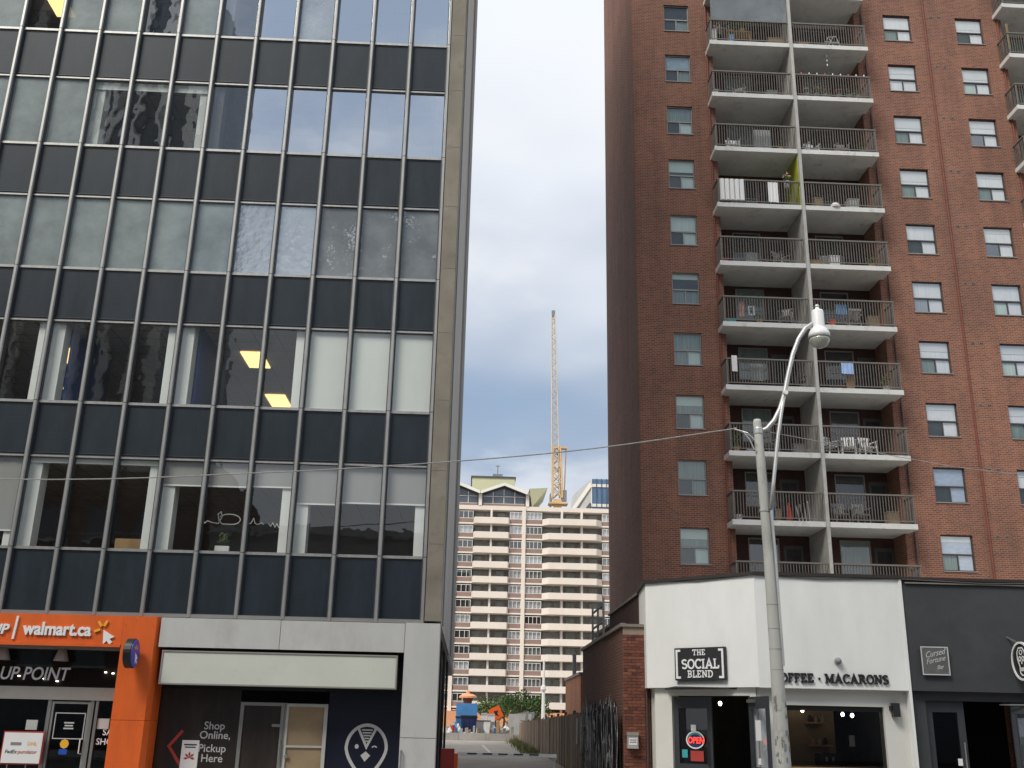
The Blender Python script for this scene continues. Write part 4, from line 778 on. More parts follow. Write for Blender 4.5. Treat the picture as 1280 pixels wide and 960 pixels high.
part('riser_cable', MB().tube([(6.28,20.93,3.0),(6.25,20.93,5.2),(6.21,20.90,6.2)], .03, 8), 'galv', LP)
part('clamp', MB().lathe((6.11,21,6.12), [(.115,0),(.118,.05)], 14), 'galv', LP); part('collar', MB().lathe((6.06,21,7.80), [(.098,0),(.102,.02),(.102,.12),(.096,.14)], 14), 'galv', LP); part('joint', MB().lathe((6.69,20.97,8.74), [(.05,0),(.06,.03),(.05,.08)], 10, (0,-1,0)), 'lamp_white', LP)
cx, cy = 7.555, 21
ln = part('lantern_hood', MB().lathe((cx,cy,10.08), [(.225,0),(.24,.02),(.235,.07),(.215,.13),(.18,.19),(.14,.225),(.137,.24),(.132,.60),(.12,.64),(.05,.66),(.05,.70),(.035,.72)], 24), 'lamp_white', LP, smooth=True)
part('lantern_rim', MB().lathe((cx,cy,10.055), [(.23,0),(.245,.005),(.245,.03),(.23,.035)], 24), 'greyband', ln)
glass('g_globe', (.85, .86, .78), .12, .15, .3, (.75, .76, .62), .55, wscale=6)
part('globe', MB().lathe((cx,cy,9.83), [(.03,0),(.10,.015),(.16,.055),(.20,.11),(.222,.17),(.23,.225)], 24), 'g_globe', ln, smooth=True); part('bulb', MB().lathe((cx,cy,9.95), [(.02,0),(.05,.04),(.05,.1),(.02,.15)], 12), 'whitetext', ln, smooth=True)
part('finial', MB().lathe((cx,cy,10.80), [(.04,0),(.055,.02),(.04,.06),(.01,.075)], 12), 'galv', ln)
def wire(name, pts, r, m, label):
    V = [Vector(q) for q in pts]; P = []
    for i in range(len(V)-1):
        a, b, c, d = V[max(i-1,0)], V[i], V[i+1], V[min(i+2,len(V)-1)]
        for k in range(6):
            t = k/6; P.append(.5*((2*b)+(c-a)*t+(2*a-5*b+4*c-d)*t*t+(3*b-a-3*c+d)*t**3))
    P.append(V[-1]); return tag(part(name, MB().tube(P, r, 6), m), label, 'wire')
wire('span_wire', [(-20,21,6.35),(-9.71,21,6.34),(-4.53,21,6.63),(-.56,21,6.99),(2.47,21,7.37),(5.32,21,7.87),(5.55,21,7.90),(5.95,21,7.72)], .013, 'wire', 'twisted grey span wire crossing from the office block to the lamp pole')
wire('service_wire', [(6.18,21,7.88),(7.39,21,7.68),(9.39,21,7.35),(11.37,21,7.11),(20,21,6.4)], .008, 'wire', 'thin pale wire running right from the lamp pole past the tower')
tag(part('wire_loop', MB().tube([(5.55,21,7.9),(5.72,20.95,7.84),(5.85,20.93,7.65),(5.93,20.93,7.45),(5.98,20.93,7.42)], .016, 6).tube([(5.62,21,7.88),(5.80,20.9,7.80),(5.95,20.88,7.62)], .012, 6), 'galv'), 'looped cable end at the head of the lamp pole', 'cable')
# ------------------------------------------------------------ alley: barrier, fence, tarp
BG = thing('parking_barrier', (-.45, 29.6, .1), 'white barrier arm with dark dashes on a red cabinet across the alley', 'barrier')
part('cabinet', B(-.66, -.30, 29.45, 29.85, .1, 1.12), 'red', BG); part('cabinet_edge', B(-.299, -.20, 29.45, 29.85, .1, 1.0), 'orange_board', BG)
arm = part('arm', B(-.22, 2.48, 29.57, 29.62, .94, 1.03), 'paintwhite', BG)
for k in range(5): part('dash', B(.05+k*.42, .05+k*.42+.26, 29.563, 29.569, .985, 1.022), 'signblack', arm)
tag(part('tip_post', MB().bar((2.42,29.66,.12), (2.42,29.66,.92), .06).bar((2.42,29.66,.88),(2.42,29.66,.925),.14,.05), 'galv'), 'short steel rest post under the barrier arm tip', 'post')
FE = thing('plank_fence', (3.74, 55, .3), 'weathered brown plank fence running back along the alley', 'fence')
FX = 3.76; pmesh = []
for j in range(9):
    h = 1; wv = .142; m = MB(); top = random.uniform(-.05, .03)
    m.box(-.012, .012, 0, wv, 0, 1+top*.5); pmesh.append(m.mesh('plank', ('fence','fence2','fence3','fence','fence2')[j % 5]))
y = 34.7
while y < 76:
    zb = az(y)-.02; zt = 2.2-(y-34.7)*.0082+random.uniform(-.05, .05); o = link('plank', random.choice(pmesh), FE, (FX+random.uniform(-.014, .014), y, zb)); o.scale = (1, 1, zt-zb); o.rotation_euler = (random.uniform(-.012, .012), 0, 0); y += .152
for za in (.45, 1.6):
    part('fence_rail', MB().bar((FX+.045,34.7,za+.12), (FX+.045,76,za+.40 if za > 1 else za+.62), .04, .09), 'fence2', FE)
for y in (35, 38.4, 41.8, 45.2, 48.6, 52, 57, 62, 67, 72): part('fence_post', MB().bar((FX+.09,y,az(y)), (FX+.09,y,2.32-(y-34.7)*.008), .1), 'fence2', FE)
tag(part('white_stake', MB().bar((3.70,36.1,1.2), (3.70,36.0,2.0), .05), 'white'), 'short white stake leaning on the plank fence', 'stake')
TP = thing('torn_screen', (3.7, 30, .1), 'torn shiny black plastic screen with frayed pale edges beside the brick wing', 'screen')
rt_ = random.Random(11); y = 26.75; n = 0
while y < 34.5:
    wd = rt_.uniform(.16, .30); zt = 2.2+rt_.uniform(-.15, .2); x = 3.72+rt_.uniform(-.05, .04); seg = 16; m = MB(); ed = []
    yc = y+wd/2; ph = rt_.uniform(0, 6); zb = .12+(rt_.uniform(.2, .9) if y > 31.5 else 0)
    for j in range(seg+1):
        z = zb+(zt-zb)*j/seg; a = (yc-wd/2+rt_.uniform(-.02, .02), x+.012*math.sin(z*3+ph)); b = (yc+wd/2+rt_.uniform(-.02, .02), x+.012*math.sin(z*3+ph+1.4)); mid = ((a[0]+b[0])/2, (a[1]+b[1])/2-.035)
        ed.append((a, mid, b, z))
    for j in range(seg):
        (a, c, b, z), (a2, c2, b2, z2) = ed[j], ed[j+1]
        m.poly([(a[1],a[0],z),(c[1],c[0],z),(c2[1],c2[0],z2),(a2[1],a2[0],z2)]); m.poly([(c[1],c[0],z),(b[1],b[0],z),(b2[1],b2[0],z2),(c2[1],c2[0],z2)])
    t2 = zt+rt_.uniform(.03, .26); a, c, b, z = ed[-1]; m.poly([(a[1],a[0],z),(c[1],c[0],z),(c[1],rt_.uniform(a[0], b[0]),t2)])
    st = part('plastic_strip', m, 'tarp', TP)
    e = MB().tube([(q[0][1]-.015, q[0][0], q[3]) for q in ed], [.005+.009*rt_.random()*(rt_.random() > .6) for q in ed], 5)
    if rt_.random() < .7: e.tube([(ed[-1][1][1]-.01, ed[-1][1][0], zt), (ed[-1][1][1], ed[-1][1][0]+rt_.uniform(-.1, .1), zt+rt_.uniform(.1, .3))], [.011, .003], 5)
    if rt_.random() < .4: j = rt_.randint(3, 12); e.tube([(ed[j][1][1]-.02, ed[j][1][0]+.1*rt_.uniform(-1, 1), ed[j][3]), (ed[j+1][1][1]-.03, ed[j+1][1][0], ed[j+1][3]+.05), (ed[j+2][1][1]-.02, ed[j+2][1][0]+.1*rt_.uniform(-1, 1), ed[j+2][3])], [.006, .017, .004], 5)
    part('frayed_edge', e, 'tarp_edge', st); y += wd*.86; n += 1
# weeds by the fence foot
wd_ = MB(); rw_ = random.Random(3)
for k in range(1500):
    y = rw_.uniform(50, 75); x = 3.45-abs(rw_.gauss(0, .28)); z = az(y); h = abs(rw_.gauss(.12, .14))+.04; a = rw_.uniform(0, 6.28); c, s = math.cos(a), math.sin(a); lx = rw_.uniform(-.08, .08)
    wd_.poly([(x-.025*c, y-.025*s, z), (x+.025*c, y+.025*s, z), (x+lx, y+lx, z+h)])
tag(part('weeds', wd_, 'weed'), 'green weeds growing along the foot of the plank fence', 'weeds', kind='stuff')
# ------------------------------------------------------------ things on the tower balconies
def plant(name, x, y, z, h, r, n, m, label, pot='timber', flower=None, group=None):
    t = thing(name, (x, y, z), label, 'plant', group); part('pot', MB().lathe((x,y,z), [(.10,0),(.14,.22),(.15,.24),(.12,.24)], 12), pot, t)
    lf = MB(); fl = MB()
    for k in range(n):
        a = random.uniform(0, 6.28); rr = r*random.random()**.5; zz = z+.22+h*random.random(); px, py = x+rr*math.cos(a), y+rr*.6*math.sin(a); b = random.uniform(0, 6.28); l = random.uniform(.06, .13)
        (fl if flower and zz > z+.22+h*.55 and random.random() < .6 else lf).poly([(px, py, zz), (px+l*math.cos(b), py+l*math.sin(b)*.6, zz+random.uniform(-.05, .07)), (px+.4*l*math.cos(b+1.2), py+.4*l*math.sin(b+1.2), zz+.07)])
    part('leaves', lf, m, t)
    if flower and fl.f: part('flowers', fl, flower, t)
    part('stem', MB().tube([(x,y,z+.2),(x+.02,y,z+.22+h*.7)], .012, 6), 'leaf', t); return t
def crate(name, x0, x1, z, h, m, label, y=38.35, d=.35, cat='box'):
    t = thing(name, ((x0+x1)/2, y, z), label, cat); part('body', B(x0, x1, y, y+d, z, z+h), m, t); part('lid', B(x0-.02, x1+.02, y-.015, y+d+.015, z+h+.001, z+h+.04), m, t)
    part('batten', MB().box(x0+.02, x0+.06, y-.012, y-.001, z+.02, z+h-.01).box(x1-.06, x1-.02, y-.012, y-.001, z+.02, z+h-.01), m, t); return t
def chair(x, y, z, rot, m, label, group=None, name='plastic_chair'):
    t = thing(name, (x, y, z), label, 'chair', group); c, s = math.cos(rot), math.sin(rot)
    def P(a, b, h): return (x+a*c-b*s, y+a*s+b*c, z+h)
    st = MB(); st.poly([P(-.24,-.22,.42), P(.24,-.22,.42), P(.22,.22,.40), P(-.22,.22,.40)]); st.poly([P(-.22,.22,.37), P(.22,.22,.37), P(.24,-.22,.38), P(-.24,-.22,.38)]); st.poly([P(-.24,-.22,.42), P(-.24,-.22,.38), P(.24,-.22,.38), P(.24,-.22,.42)]); part('seat', st, m, t)
    bk = MB()
    for a in (-.2, -.12, -.04, .04, .12, .2): bk.bar(P(a,.22,.42), P(a*1.02,.30,.82), .05, .02)
    bk.bar(P(-.25,.31,.85), P(.25,.31,.85), .03, .09); part('backrest', bk, m, t)
    for a, b in ((-.23,-.2), (.23,-.2), (-.23,.22), (.23,.22)): part('leg', MB().bar(P(a*1.12,b*1.12,0), P(a,b,.62 if b < 0 else .42), .05, .035), m, t)
    for a in (-.26, .26): part('armrest', MB().bar(P(a,-.26,.64), P(a,.29,.66), .055, .03), m, t)
    return t
def cloth(name, x0, x1, z0, z1, m, label, y=38.09, wav=.02, cat='cloth'):
    n = 10; q = MB()
    for side in (0, 1):
        for j in range(n+1):
            x = x0+(x1-x0)*j/n; yy = y-wav*math.sin(j*1.9)-.012*(1-side)
            q.v += [(x, yy, z0+.02*math.sin(j*2.3)), (x, yy, z1)]
    k = 2*(n+1)
    for j in range(n): q.f.append((2*j, 2*j+2, 2*j+3, 2*j+1)); q.f.append((k+2*j, k+2*j+1, k+2*j+3, k+2*j+2)); q.f.append((2*j+1, 2*j+3, k+2*j+3, k+2*j+1)); q.f.append((2*j, k+2*j, k+2*j+2, 2*j+2))
    q.f += [(0, 1, k+1, k), (2*n, k+2*n, k+2*n+1, 2*n+1)]
    return tag(part(name, q, m), label, cat)
FZ = [sz(k) for k in range(0, 10)]
plant('potted_plant', 11.45, 38.6, FZ[8]+.75, .75, .42, 150, 'leaf2', 'leafy green plant on the glazed-in topmost left balcony'); plant('potted_plant', 10.95, 38.7, FZ[8]+.75, .4, .3, 70, 'leaf', 'lower green plant beside the leafy one on the topmost left balcony')
tb = thing('plant_table', (11.3, 38.6, FZ[8]), 'timber plant table on the topmost left balcony', 'table'); part('table_top', B(10.7, 11.8, 38.35, 38.9, FZ[8]+.70, FZ[8]+.745), 'timber', tb)
for x in (10.75, 11.72):
    for y in (38.4, 38.83): part('leg', B(x, x+.04, y, y+.04, FZ[8], FZ[8]+.70), 'timber', tb)
crate('storage_box', 12.54, 13.25, FZ[8], .42, 'paper', 'tan striped box at the right end of the topmost left balcony'); crate('storage_box', 10.78, 10.98, FZ[8], .5, 'skyblue', 'small blue box under the topmost left balcony table'); crate('laundry_bin', 10.02, 10.22, FZ[8], .72, 'white', 'tall white bin at the left corner of the topmost left balcony', cat='bin')
chair(10.55, 38.7, FZ[8]+.55, .3, 'greyband', 'pale grey chair raised behind the vinyl screen of the topmost left balcony')
wr = thing('wire_rack', (15.45, 38.4, FZ[8]), 'white folded wire drying rack on the topmost right balcony', 'rack')
for k, (a, b) in enumerate((((15.1,0),(15.25,.55)), ((15.25,.55),(15.6,.62)), ((15.6,.62),(15.82,0)), ((15.1,.3),(15.75,.3)), ((15.2,.02),(15.5,.6)), ((15.5,.02),(15.3,.55)))): part('rod', MB().bar((a[0],38.3,FZ[8]+a[1]+.02), (b[0],38.32,FZ[8]+b[1]+.02), .025), 'white', wr)
crate('white_tub', 10.0, 10.14, FZ[7], .28, 'white', 'small white tub at the left corner of the second balcony from top', cat='tub')
for j, (x, f) in enumerate(((14.1,'flower_pink'), (14.5,'yellow'), (14.9,'flower_red'), (15.5,'flower_red'), (15.95,'flower_pink'), (16.35,None))):
    plant('flower_pot', x, 38.3, FZ[7], .32, .2, 46, 'leaf', ('pink flowering pot nearest the dividing wall', 'yellow flowering pot second from the dividing wall', 'red flowering pot third from the dividing wall', 'red flowering pot fourth from the dividing wall', 'pink flowering pot fifth from the dividing wall', 'leafy green pot at the right end')[j]+' on the flower balcony', 'grey_plastic', f, 'pots along the flower balcony')
for j in range(9): tag(part('rail_light', MB().lathe((13.85+j*.35, YS+.045, FZ[7]+1.141), [(.025,0),(.03,.02),(.022,.07),(.008,.10)], 8), 'white' if j % 3 else 'flower_red'), ('first','second','third','fourth','fifth','sixth','seventh','eighth','ninth')[j]+' tiny knob light from the left on the flower balcony rail', 'light', 'knob lights on the flower balcony rail')
for j in range(3): tag(part('hanging_bead', MB().lathe((15.15,38.4,FZ[8]-.42-j*.24), [(.01,0),(.03,.03),(.03,.09),(.01,.12)], 8), 'white'), ('top', 'middle', 'lowest')[j]+' white bead hanging above the flower balcony', 'ornament', 'beads above the flower balcony')
chair(10.75, 38.6, FZ[6]-.1, 0, 'white', 'white chair on the third left balcony from top'); tag(part('grey_board', B(11.65,12.4,38.45,38.49,FZ[6]+.02,FZ[6]+1.1), 'curtain_grey'), 'grey upright board on the third left balcony from top', 'board')
chair(14.2, 38.6, FZ[6]-.15, .2, 'white', 'white chair on the third right balcony from top')
sc_ = thing('corrugated_screen', (10.5, 38.07, FZ[5]), 'white corrugated sheet tied along the lime-walled balcony railing', 'screen')
for j in range(5): part('sheet', MB().lathe((10.05+j*.21, YS+.0, FZ[5]+.10), [(.10,0),(.10,.98)], 10), 'white', sc_)
cloth('plastic_sheet', 12.0, 12.42, FZ[5]+.08, FZ[5]+1.02, 'white', 'crumpled white sheet hung on the lime-walled balcony railing', YS-.01, .035)
plant('rail_flower', 12.9, 38.3, FZ[5]+.95, .45, .13, 60, 'leaf', 'pink and red flowers by the lime green balcony wall', 'white', 'flower_pink')
crate('wicker_box', 14.05, 14.42, FZ[5]+.15, .34, 'paper', 'tan wicker box right of the lime-walled balcony'); tag(part('white_parcel', MB().lathe((14.86,38.2,FZ[5]), [(.2,0),(.22,.08),(.12,.18),(.04,.2)], 9), 'white'), 'white bundle on the balcony edge right of the lime wall', 'bundle')
crate('wooden_crate', 13.62, 14.14, FZ[4], .26, 'timber', 'wooden crate on the fifth right balcony from top'); crate('slatted_box', 14.5, 14.92, FZ[4], .5, 'white', 'white slatted box on the fifth right balcony from top'); tag(part('grey_cube', MB().lathe((14.33,38.6,FZ[4]), [(.16,0),(.18,.5),(.14,.56)], 8), 'curtain_grey'), 'grey tub behind the wooden crate on the fifth right balcony', 'tub')
crate('flower_tray', 9.98, 10.2, FZ[4]+.0, .12, 'flower_red', 'red tray at the left corner of the fifth left balcony', cat='tray'); cloth('hung_sheet', 11.0, 11.5, FZ[4]+.15, FZ[4]+.6, 'curtain_grey', 'pale folded sheet on the fifth left balcony', 38.5)
crate('cool_box', 9.95, 10.42, FZ[3], .2, 'turquoise', 'turquoise cool box at the corner of a left balcony', cat='cool box')
chair(12.55, 38.5, FZ[3], -.5, 'grey_plastic', 'grey wire chair on the left balcony with the turquoise box', name='wire_chair'); cloth('white_apron', 10.55, 10.75, FZ[3]+.3, FZ[3]+.95, 'flower_pink', 'pinkish cloth hanging on the balcony with the turquoise box', 38.3); tag(part('picture_frame', MB().ribbon([(10.95,FZ[3]+.4),(11.15,FZ[3]+.4),(11.15,FZ[3]+.75),(10.95,FZ[3]+.75)], .05, frame_xz(0,38.3,0), 0, .03, True), 'white'), 'white square frame on the balcony with the turquoise box', 'frame')
plant('small_plant', 11.4, 38.4, FZ[3], .25, .2, 40, 'leaf2', 'small yellowish plant on the balcony with the turquoise box')
cloth('blue_cloth', 14.55, 15.0, FZ[3]+.55, FZ[3]+.98, 'skyblue', 'light blue cloth on the balcony behind the street lamp', 38.3); chair(15.3, 38.5, FZ[3]-.12, 3.14, 'greyband', 'small grey chair on the balcony behind the street lamp'); crate('orange_tub', 14.35, 14.5, FZ[3], .3, 'orange_board', 'small orange tub on the balcony behind the street lamp', cat='tub')
cloth('white_towel', 10.08, 10.30, FZ[2]+.55, FZ[2]+1.22, 'white', 'white towel over a left balcony rail', YS-.01); tag(part('grey_board', B(10.95,11.42,38.4,38.43,FZ[2]+.3,FZ[2]+1.0), 'curtain_grey'), 'grey board leaning on the balcony with the white towel', 'board')
cloth('blue_towel', 14.5, 14.98, FZ[2]+.6, FZ[2]+1.06, 'towel', 'blue towel over a right balcony rail above the black bin', YS+.0)
crate('storage_bin', 14.05, 14.68, FZ[2]+.08, .32, 'signblack', 'black storage bin on a right balcony beside a tan board', cat='bin'); tag(part('tan_board', B(14.75,15.05,38.3,38.36,FZ[2]+.02,FZ[2]+.62), 'timber'), 'tan wooden board beside the black storage bin', 'board'); tag(part('red_mat', B(14.2,14.72,38.25,38.7,FZ[2]+.001,FZ[2]+.06), 'red'), 'red mat under the black storage bin', 'mat')
for j, x in enumerate((13.95, 14.72, 15.5)): chair(x, 38.62, FZ[1], (.5, -.3, .15)[j], 'white', ('white plastic chair nearest the dividing wall on the chair balcony', 'white plastic chair in the middle of the chair balcony', 'white plastic chair rightmost on the chair balcony')[j], 'white chairs on one balcony')
crate('pale_tray', 10.6, 10.85, FZ[1], .1, 'stone', 'pale tray on the balcony behind the lamp pole head', cat='tray'); chair(11.6, 38.6, FZ[1], .4, 'grey_plastic', 'grey chair on the balcony behind the lamp pole head')
crate('blue_box', 11.22, 11.5, FZ[0]+.1, .42, 'skyblue', 'bright blue box on the lowest left balcony'); crate('cardboard_box', 11.54, 11.78, FZ[0]+.1, .36, 'paper', 'tan box beside the bright blue box'); 
um = thing('folded_umbrella', (12.1, 38.4, FZ[0]), 'red folded umbrella standing on the lowest left balcony', 'umbrella'); part('canopy', MB().lathe((12.1,38.4,FZ[0]+.05), [(.03,0),(.13,.05),(.09,.4),(.03,.72)], 10), 'flower_red', um); part('shaft', MB().tube([(12.1,38.4,FZ[0]+.75),(12.1,38.4,FZ[0]+.9)], .015, 6), 'signblack', um)
for j in range(4): tag(part('white_pole', MB().bar((12.5+j*.13,38.4,FZ[0]), (12.42+j*.15,38.5,FZ[0]+.65+.07*j), .035), 'greytext'), ('leftmost','second','third','rightmost')[j]+' white pole of the bundle on the lowest left balcony', 'pole', 'poles on the lowest left balcony')
tag(part('metal_pot', MB().lathe((10.12,38.35,FZ[0]), [(.15,0),(.16,.2),(.17,.22)], 14), 'galv'), 'round metal pot at the corner of the lowest left balcony', 'pot')
for j, x in enumerate((14.2, 15.0)): chair(x, 38.65, FZ[0], .1*j, 'grey_plastic', ('left', 'right')[j]+' grey chair on the lowest right balcony', 'grey chairs on the lowest right balcony')
cloth('tan_banner', 23.42, 23.52, FZ[8]+.2, FZ[8]+1.6, 'paper', 'tan cloth hung on the balcony corner at the right picture edge', 38.15)

ORD = {8: 'topmost', 7: 'second', 6: 'third', 5: 'fourth', 4: 'fifth', 3: 'sixth', 2: 'seventh', 1: 'eighth', 0: 'ninth'}
def bal(k, side): return '%s %s balcony' % (ORD[k], side)+('' if k == 8 else ' from top')
for k, side, x, what, m in ((8,'right',14.2,'crate','timber'), (7,'left',11.2,'chair','grey_plastic'), (7,'left',12.6,'crate','curtain_grey'), (6,'left',12.8,'pot','timber'), (6,'right',15.6,'chair','frame_alu'), (6,'right',16.4,'pot','grey_plastic'), (5,'right',15.8,'crate','stone'), (4,'left',12.6,'chair','frame_alu'), (4,'right',16.3,'pot','timber'),
        (3,'right',16.2,'crate','paper'), (2,'left',12.9,'chair','signblack'), (2,'right',16.4,'pot','stone'), (1,'left',10.2,'pot','timber'), (1,'left',12.7,'crate','grey_plastic'), (0,'right',16.2,'crate','paper')):
    if what == 'crate': crate('storage_crate', x-.22, x+.22, FZ[k], random.uniform(.3, .6), m, {'timber':'wooden','curtain_grey':'pale grey','stone':'whitish','paper':'tan','grey_plastic':'dark grey'}[m]+' crate standing on the '+bal(k, side), 38.5, .35, 'crate')
    elif what == 'chair': chair(x, 38.75, FZ[k], random.uniform(-.6, .6), m, {'grey_plastic':'grey','frame_alu':'light brown','signblack':'black'}[m]+' chair facing out on the '+bal(k, side), name='balcony_chair')
    else: plant('balcony_plant', x, 38.45, FZ[k], random.uniform(.3, .6), .22, 60, random.choice(['leaf', 'leaf2']), 'leafy pot plant on the '+bal(k, side), m)
# ------------------------------------------------------------ cream slab block at the far end
AB = thing('slab_block', (10, 180, 1), 'cream balcony apartment block closing the view at the alley end', 'building')
YA = 180; P_ = 2.585; NR = 14; ztop = 37.9       # storey pitch, rows downwards
xa0, xb0 = -16, 34
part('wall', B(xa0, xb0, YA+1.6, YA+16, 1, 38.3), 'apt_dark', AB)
bays = [(-15.0,-12.8,'w'), (-12.6,-6.2,'b'), (-6.1,-3.2,'w'), (-2.55,0.05,'w'), (.1,6.5,'b'), (6.55,8.72,'w'), (9.38,12.25,'w'), (12.3,22.85,'c'), (22.95,26.0,'w'), (26.1,33.8,'b')]
for x in (-2.95, 9.05): part('pillar', B(x-.34, x+.30, YA-.25, YA+1.6, 1, 38.3), 'apt_cream', AB)
part('parapet', B(xa0, xb0, YA-.1, YA+1.6, 37.75, 38.5), 'apt_cream', AB)
cach = {}
rb_ = random.Random(8)
for r in range(NR):
    zt = ztop-r*P_-.15          # ceiling of this storey
    zf = zt-P_
    part('floor_band', B(xa0, xb0, YA-.05, YA+1.6, zf+.001, zf+.24), 'apt_white', AB)
    for bi, (a, b, t) in enumerate(bays):
        wd = b-a
        if t == 'w':
            if ('w', bi) not in cach:
                f = MB(); f.box(a, b, YA+.05, YA+.15, 1.02, 1.10).box(a, b, YA+.05, YA+.15, 2.25, 2.34)
                n = max(2, round(wd/.75))
                for j in range(n+1): x = a+(wd-.08)*j/n; f.box(x, x+.08, YA+.05, YA+.15, 1.10, 2.25)
                g = MB(); g.poly([(a,YA+.2,1.1),(b,YA+.2,1.1),(b,YA+.2,2.25),(a,YA+.2,2.25)])
                cu = []
                for mm in ('curtain', 'curtain_grey', 'dark_room'): c_ = MB(); c_.poly([(a,YA+.4,1.05),(b,YA+.4,1.05),(b,YA+.4,2.3),(a,YA+.4,2.3)]); cu.append(c_.mesh('curtain', mm))
                cach[('w', bi)] = (f.mesh('window', 'apt_white'), g.mesh('pane', 'g_far'), MB().box(a, b, YA+.06, YA+.3, .245, 1.015).mesh('brick_panel', 'apt_brick'), cu)
            f, g, bp, cu = cach[('w', bi)]; o = link('window', f, AB, (0, 0, zf)); link('pane', g, o, (0, 0, zf)); link('curtain', rb_.choice([cu[0], cu[0], cu[1], cu[2]]), o, (0, 0, zf)); link('brick_panel', bp, AB, (0, 0, zf))
        else:
            if ('b', bi) not in cach:
                yo = YA-1.0 if t == 'b' else YA-1.3; ch = .25 if t == 'b' else 1.1
                m = MB(); pl = [(a, YA-.06), (a+ch, yo), (b-ch, yo), (b, YA-.06)]; n = 4
                def wallband(z0, z1, off=0):
                    k = len(m.v); pts = [(x, y) for x, y in pl]+[(x-(.12 if x > (a+b)/2 else -.12), y+.12) for x, y in reversed(pl)]
                    m.v.extend([(x, y, z) for z in (z0, z1) for x, y in pts]); q = len(pts)
                    for i in range(q): j = (i+1) % q; m.f.append((k+i, k+j, k+q+j, k+q+i))
                    m.f.append(tuple(k+q+i for i in range(q))); m.f.append(tuple(k+i for i in reversed(range(q))))
                wallband(.02, 1.12)
                k = len(m.v); m.v.extend([(x, y, z) for z in (.0, .18) for x, y in pl]); m.f.extend([(k+3, k+2, k+1, k), (k+4, k+5, k+6, k+7)])
                fl = []
                for j in range(1, 3 if t == 'b' else 4): x = a+wd*j/(2 if t == 'b' else 3); fl.append(MB().box(x-.22, x+.12, YA-.4, YA+1.55, .25, P_).mesh('divider', 'apt_white')) if x < b-.5 else None
                win = MB(); pnl = MB()
                for j in range(3 if t == 'b' else 5):
                    x = a+.25+(wd-.4)*j/(3 if t == 'b' else 5); win.box(x, x+(wd*.22 if t == 'b' else wd*.15), YA+1.42, YA+1.5, 1.0, 2.3)
                cach[('b', bi)] = (m.mesh('balcony', 'apt_cream'), fl, win.mesh('balcony_window', 'curtain_grey'))
            m_, fl, wn = cach[('b', bi)]; o = link('balcony', m_, AB, (0, 0, zf)); 
            for f_ in fl: link('divider', f_, o, (0, 0, zf))
            link('balcony_window', wn, o, (0, 0, zf))
part('base_band', B(xa0, xb0, YA-1.6, YA-.06, 1, 3.6), 'apt_orange', AB)
# gabled top storey on the left half, plant room above
part('penthouse', B(xa0, 10.6, YA+.6, YA+14, 38.51, 41.3), 'apt_dark', AB)
rf = MB(); gx = [-14.2, -5.95, 2.5]   # gables 8.3 m wide... apexes between pillars
gab = [(-5.6, 1.0), (1.4, 9.3)]
for (a, b) in ((-14.4, -7.3), (-6.8, 1.0), (1.4, 9.4)):
    c_ = (a+b)/2
    part('gable_window', MB().box(a+.3, b-.3, YA+.2, YA+.3, 38.9, 39.0).box(c_-.06, c_+.06, YA+.2, YA+.3, 39.0, 41.6).box(c_-2, c_-1.88, YA+.2, YA+.3, 39.0, 41.1).box(c_+1.88, c_+2, YA+.2, YA+.3, 39.0, 41.1).box(a+.3, b-.3, YA+.2, YA+.3, 40.2, 40.28), 'apt_white', AB)
    g = MB(); g.poly([(a+.3,YA+.35,38.9),(b-.3,YA+.35,38.9),(b-.3,YA+.35,40.7),(c_,YA+.35,42.0),(a+.3,YA+.35,40.7)]); part('gable_pane', g, 'glass_dark', AB)
    part('gable_roof', MB().ribbon([(a-.2,40.75),(c_,42.3),(b+.2,40.75)], .42, frame_xz(0,YA+.35,0), -14, 1.25), 'apt_roof', AB); part('gable_trim', MB().ribbon([(a-.2,40.72),(c_,42.27),(b+.2,40.72)], .5, frame_xz(0,YA+.35,0), 1.26, 1.4), 'apt_white', AB)
    part('gable_brick', B(a+.3, b-.3, YA+.1, YA+.5, 38.0+.5, 38.9), 'apt_brick', AB); part('gable_post', B(b-.1, b+.5, YA-.2, YA+.6, 38.5, 40.9), 'apt_white', AB)
sdm = MB(); sdm.v += [(9.9,YA-.9,41.6),(13.2,YA-.2,42.0),(10.4,YA,38.5),(10.4,YA+12,38.5),(13.2,YA+12,42.0),(9.9,YA+12,41.6)]; sdm.f += [(0,2,1),(1,2,3,4),(0,1,4,5)]; part('roof_return', sdm, 'apt_box', AB)
part('plant_room', B(-.4, 7.4, YA+3, YA+11, 41.3, 44.3), 'apt_box', AB); part('plant_room_cap', B(-.6, 7.6, YA+2.8, YA+11.2, 44.301, 44.55), 'apt_roof', AB); part('chimney', B(3.4, 5.2, YA+5, YA+7, 44.551, 45.5), 'grey_plastic', AB); part('mast', MB().tube([(4.3,YA+6,45.5),(4.3,YA+6,47.4)], .09, 6).bar((3.9,YA+6,47.2),(4.7,YA+6,47.2),.12), 'grey_plastic', AB)
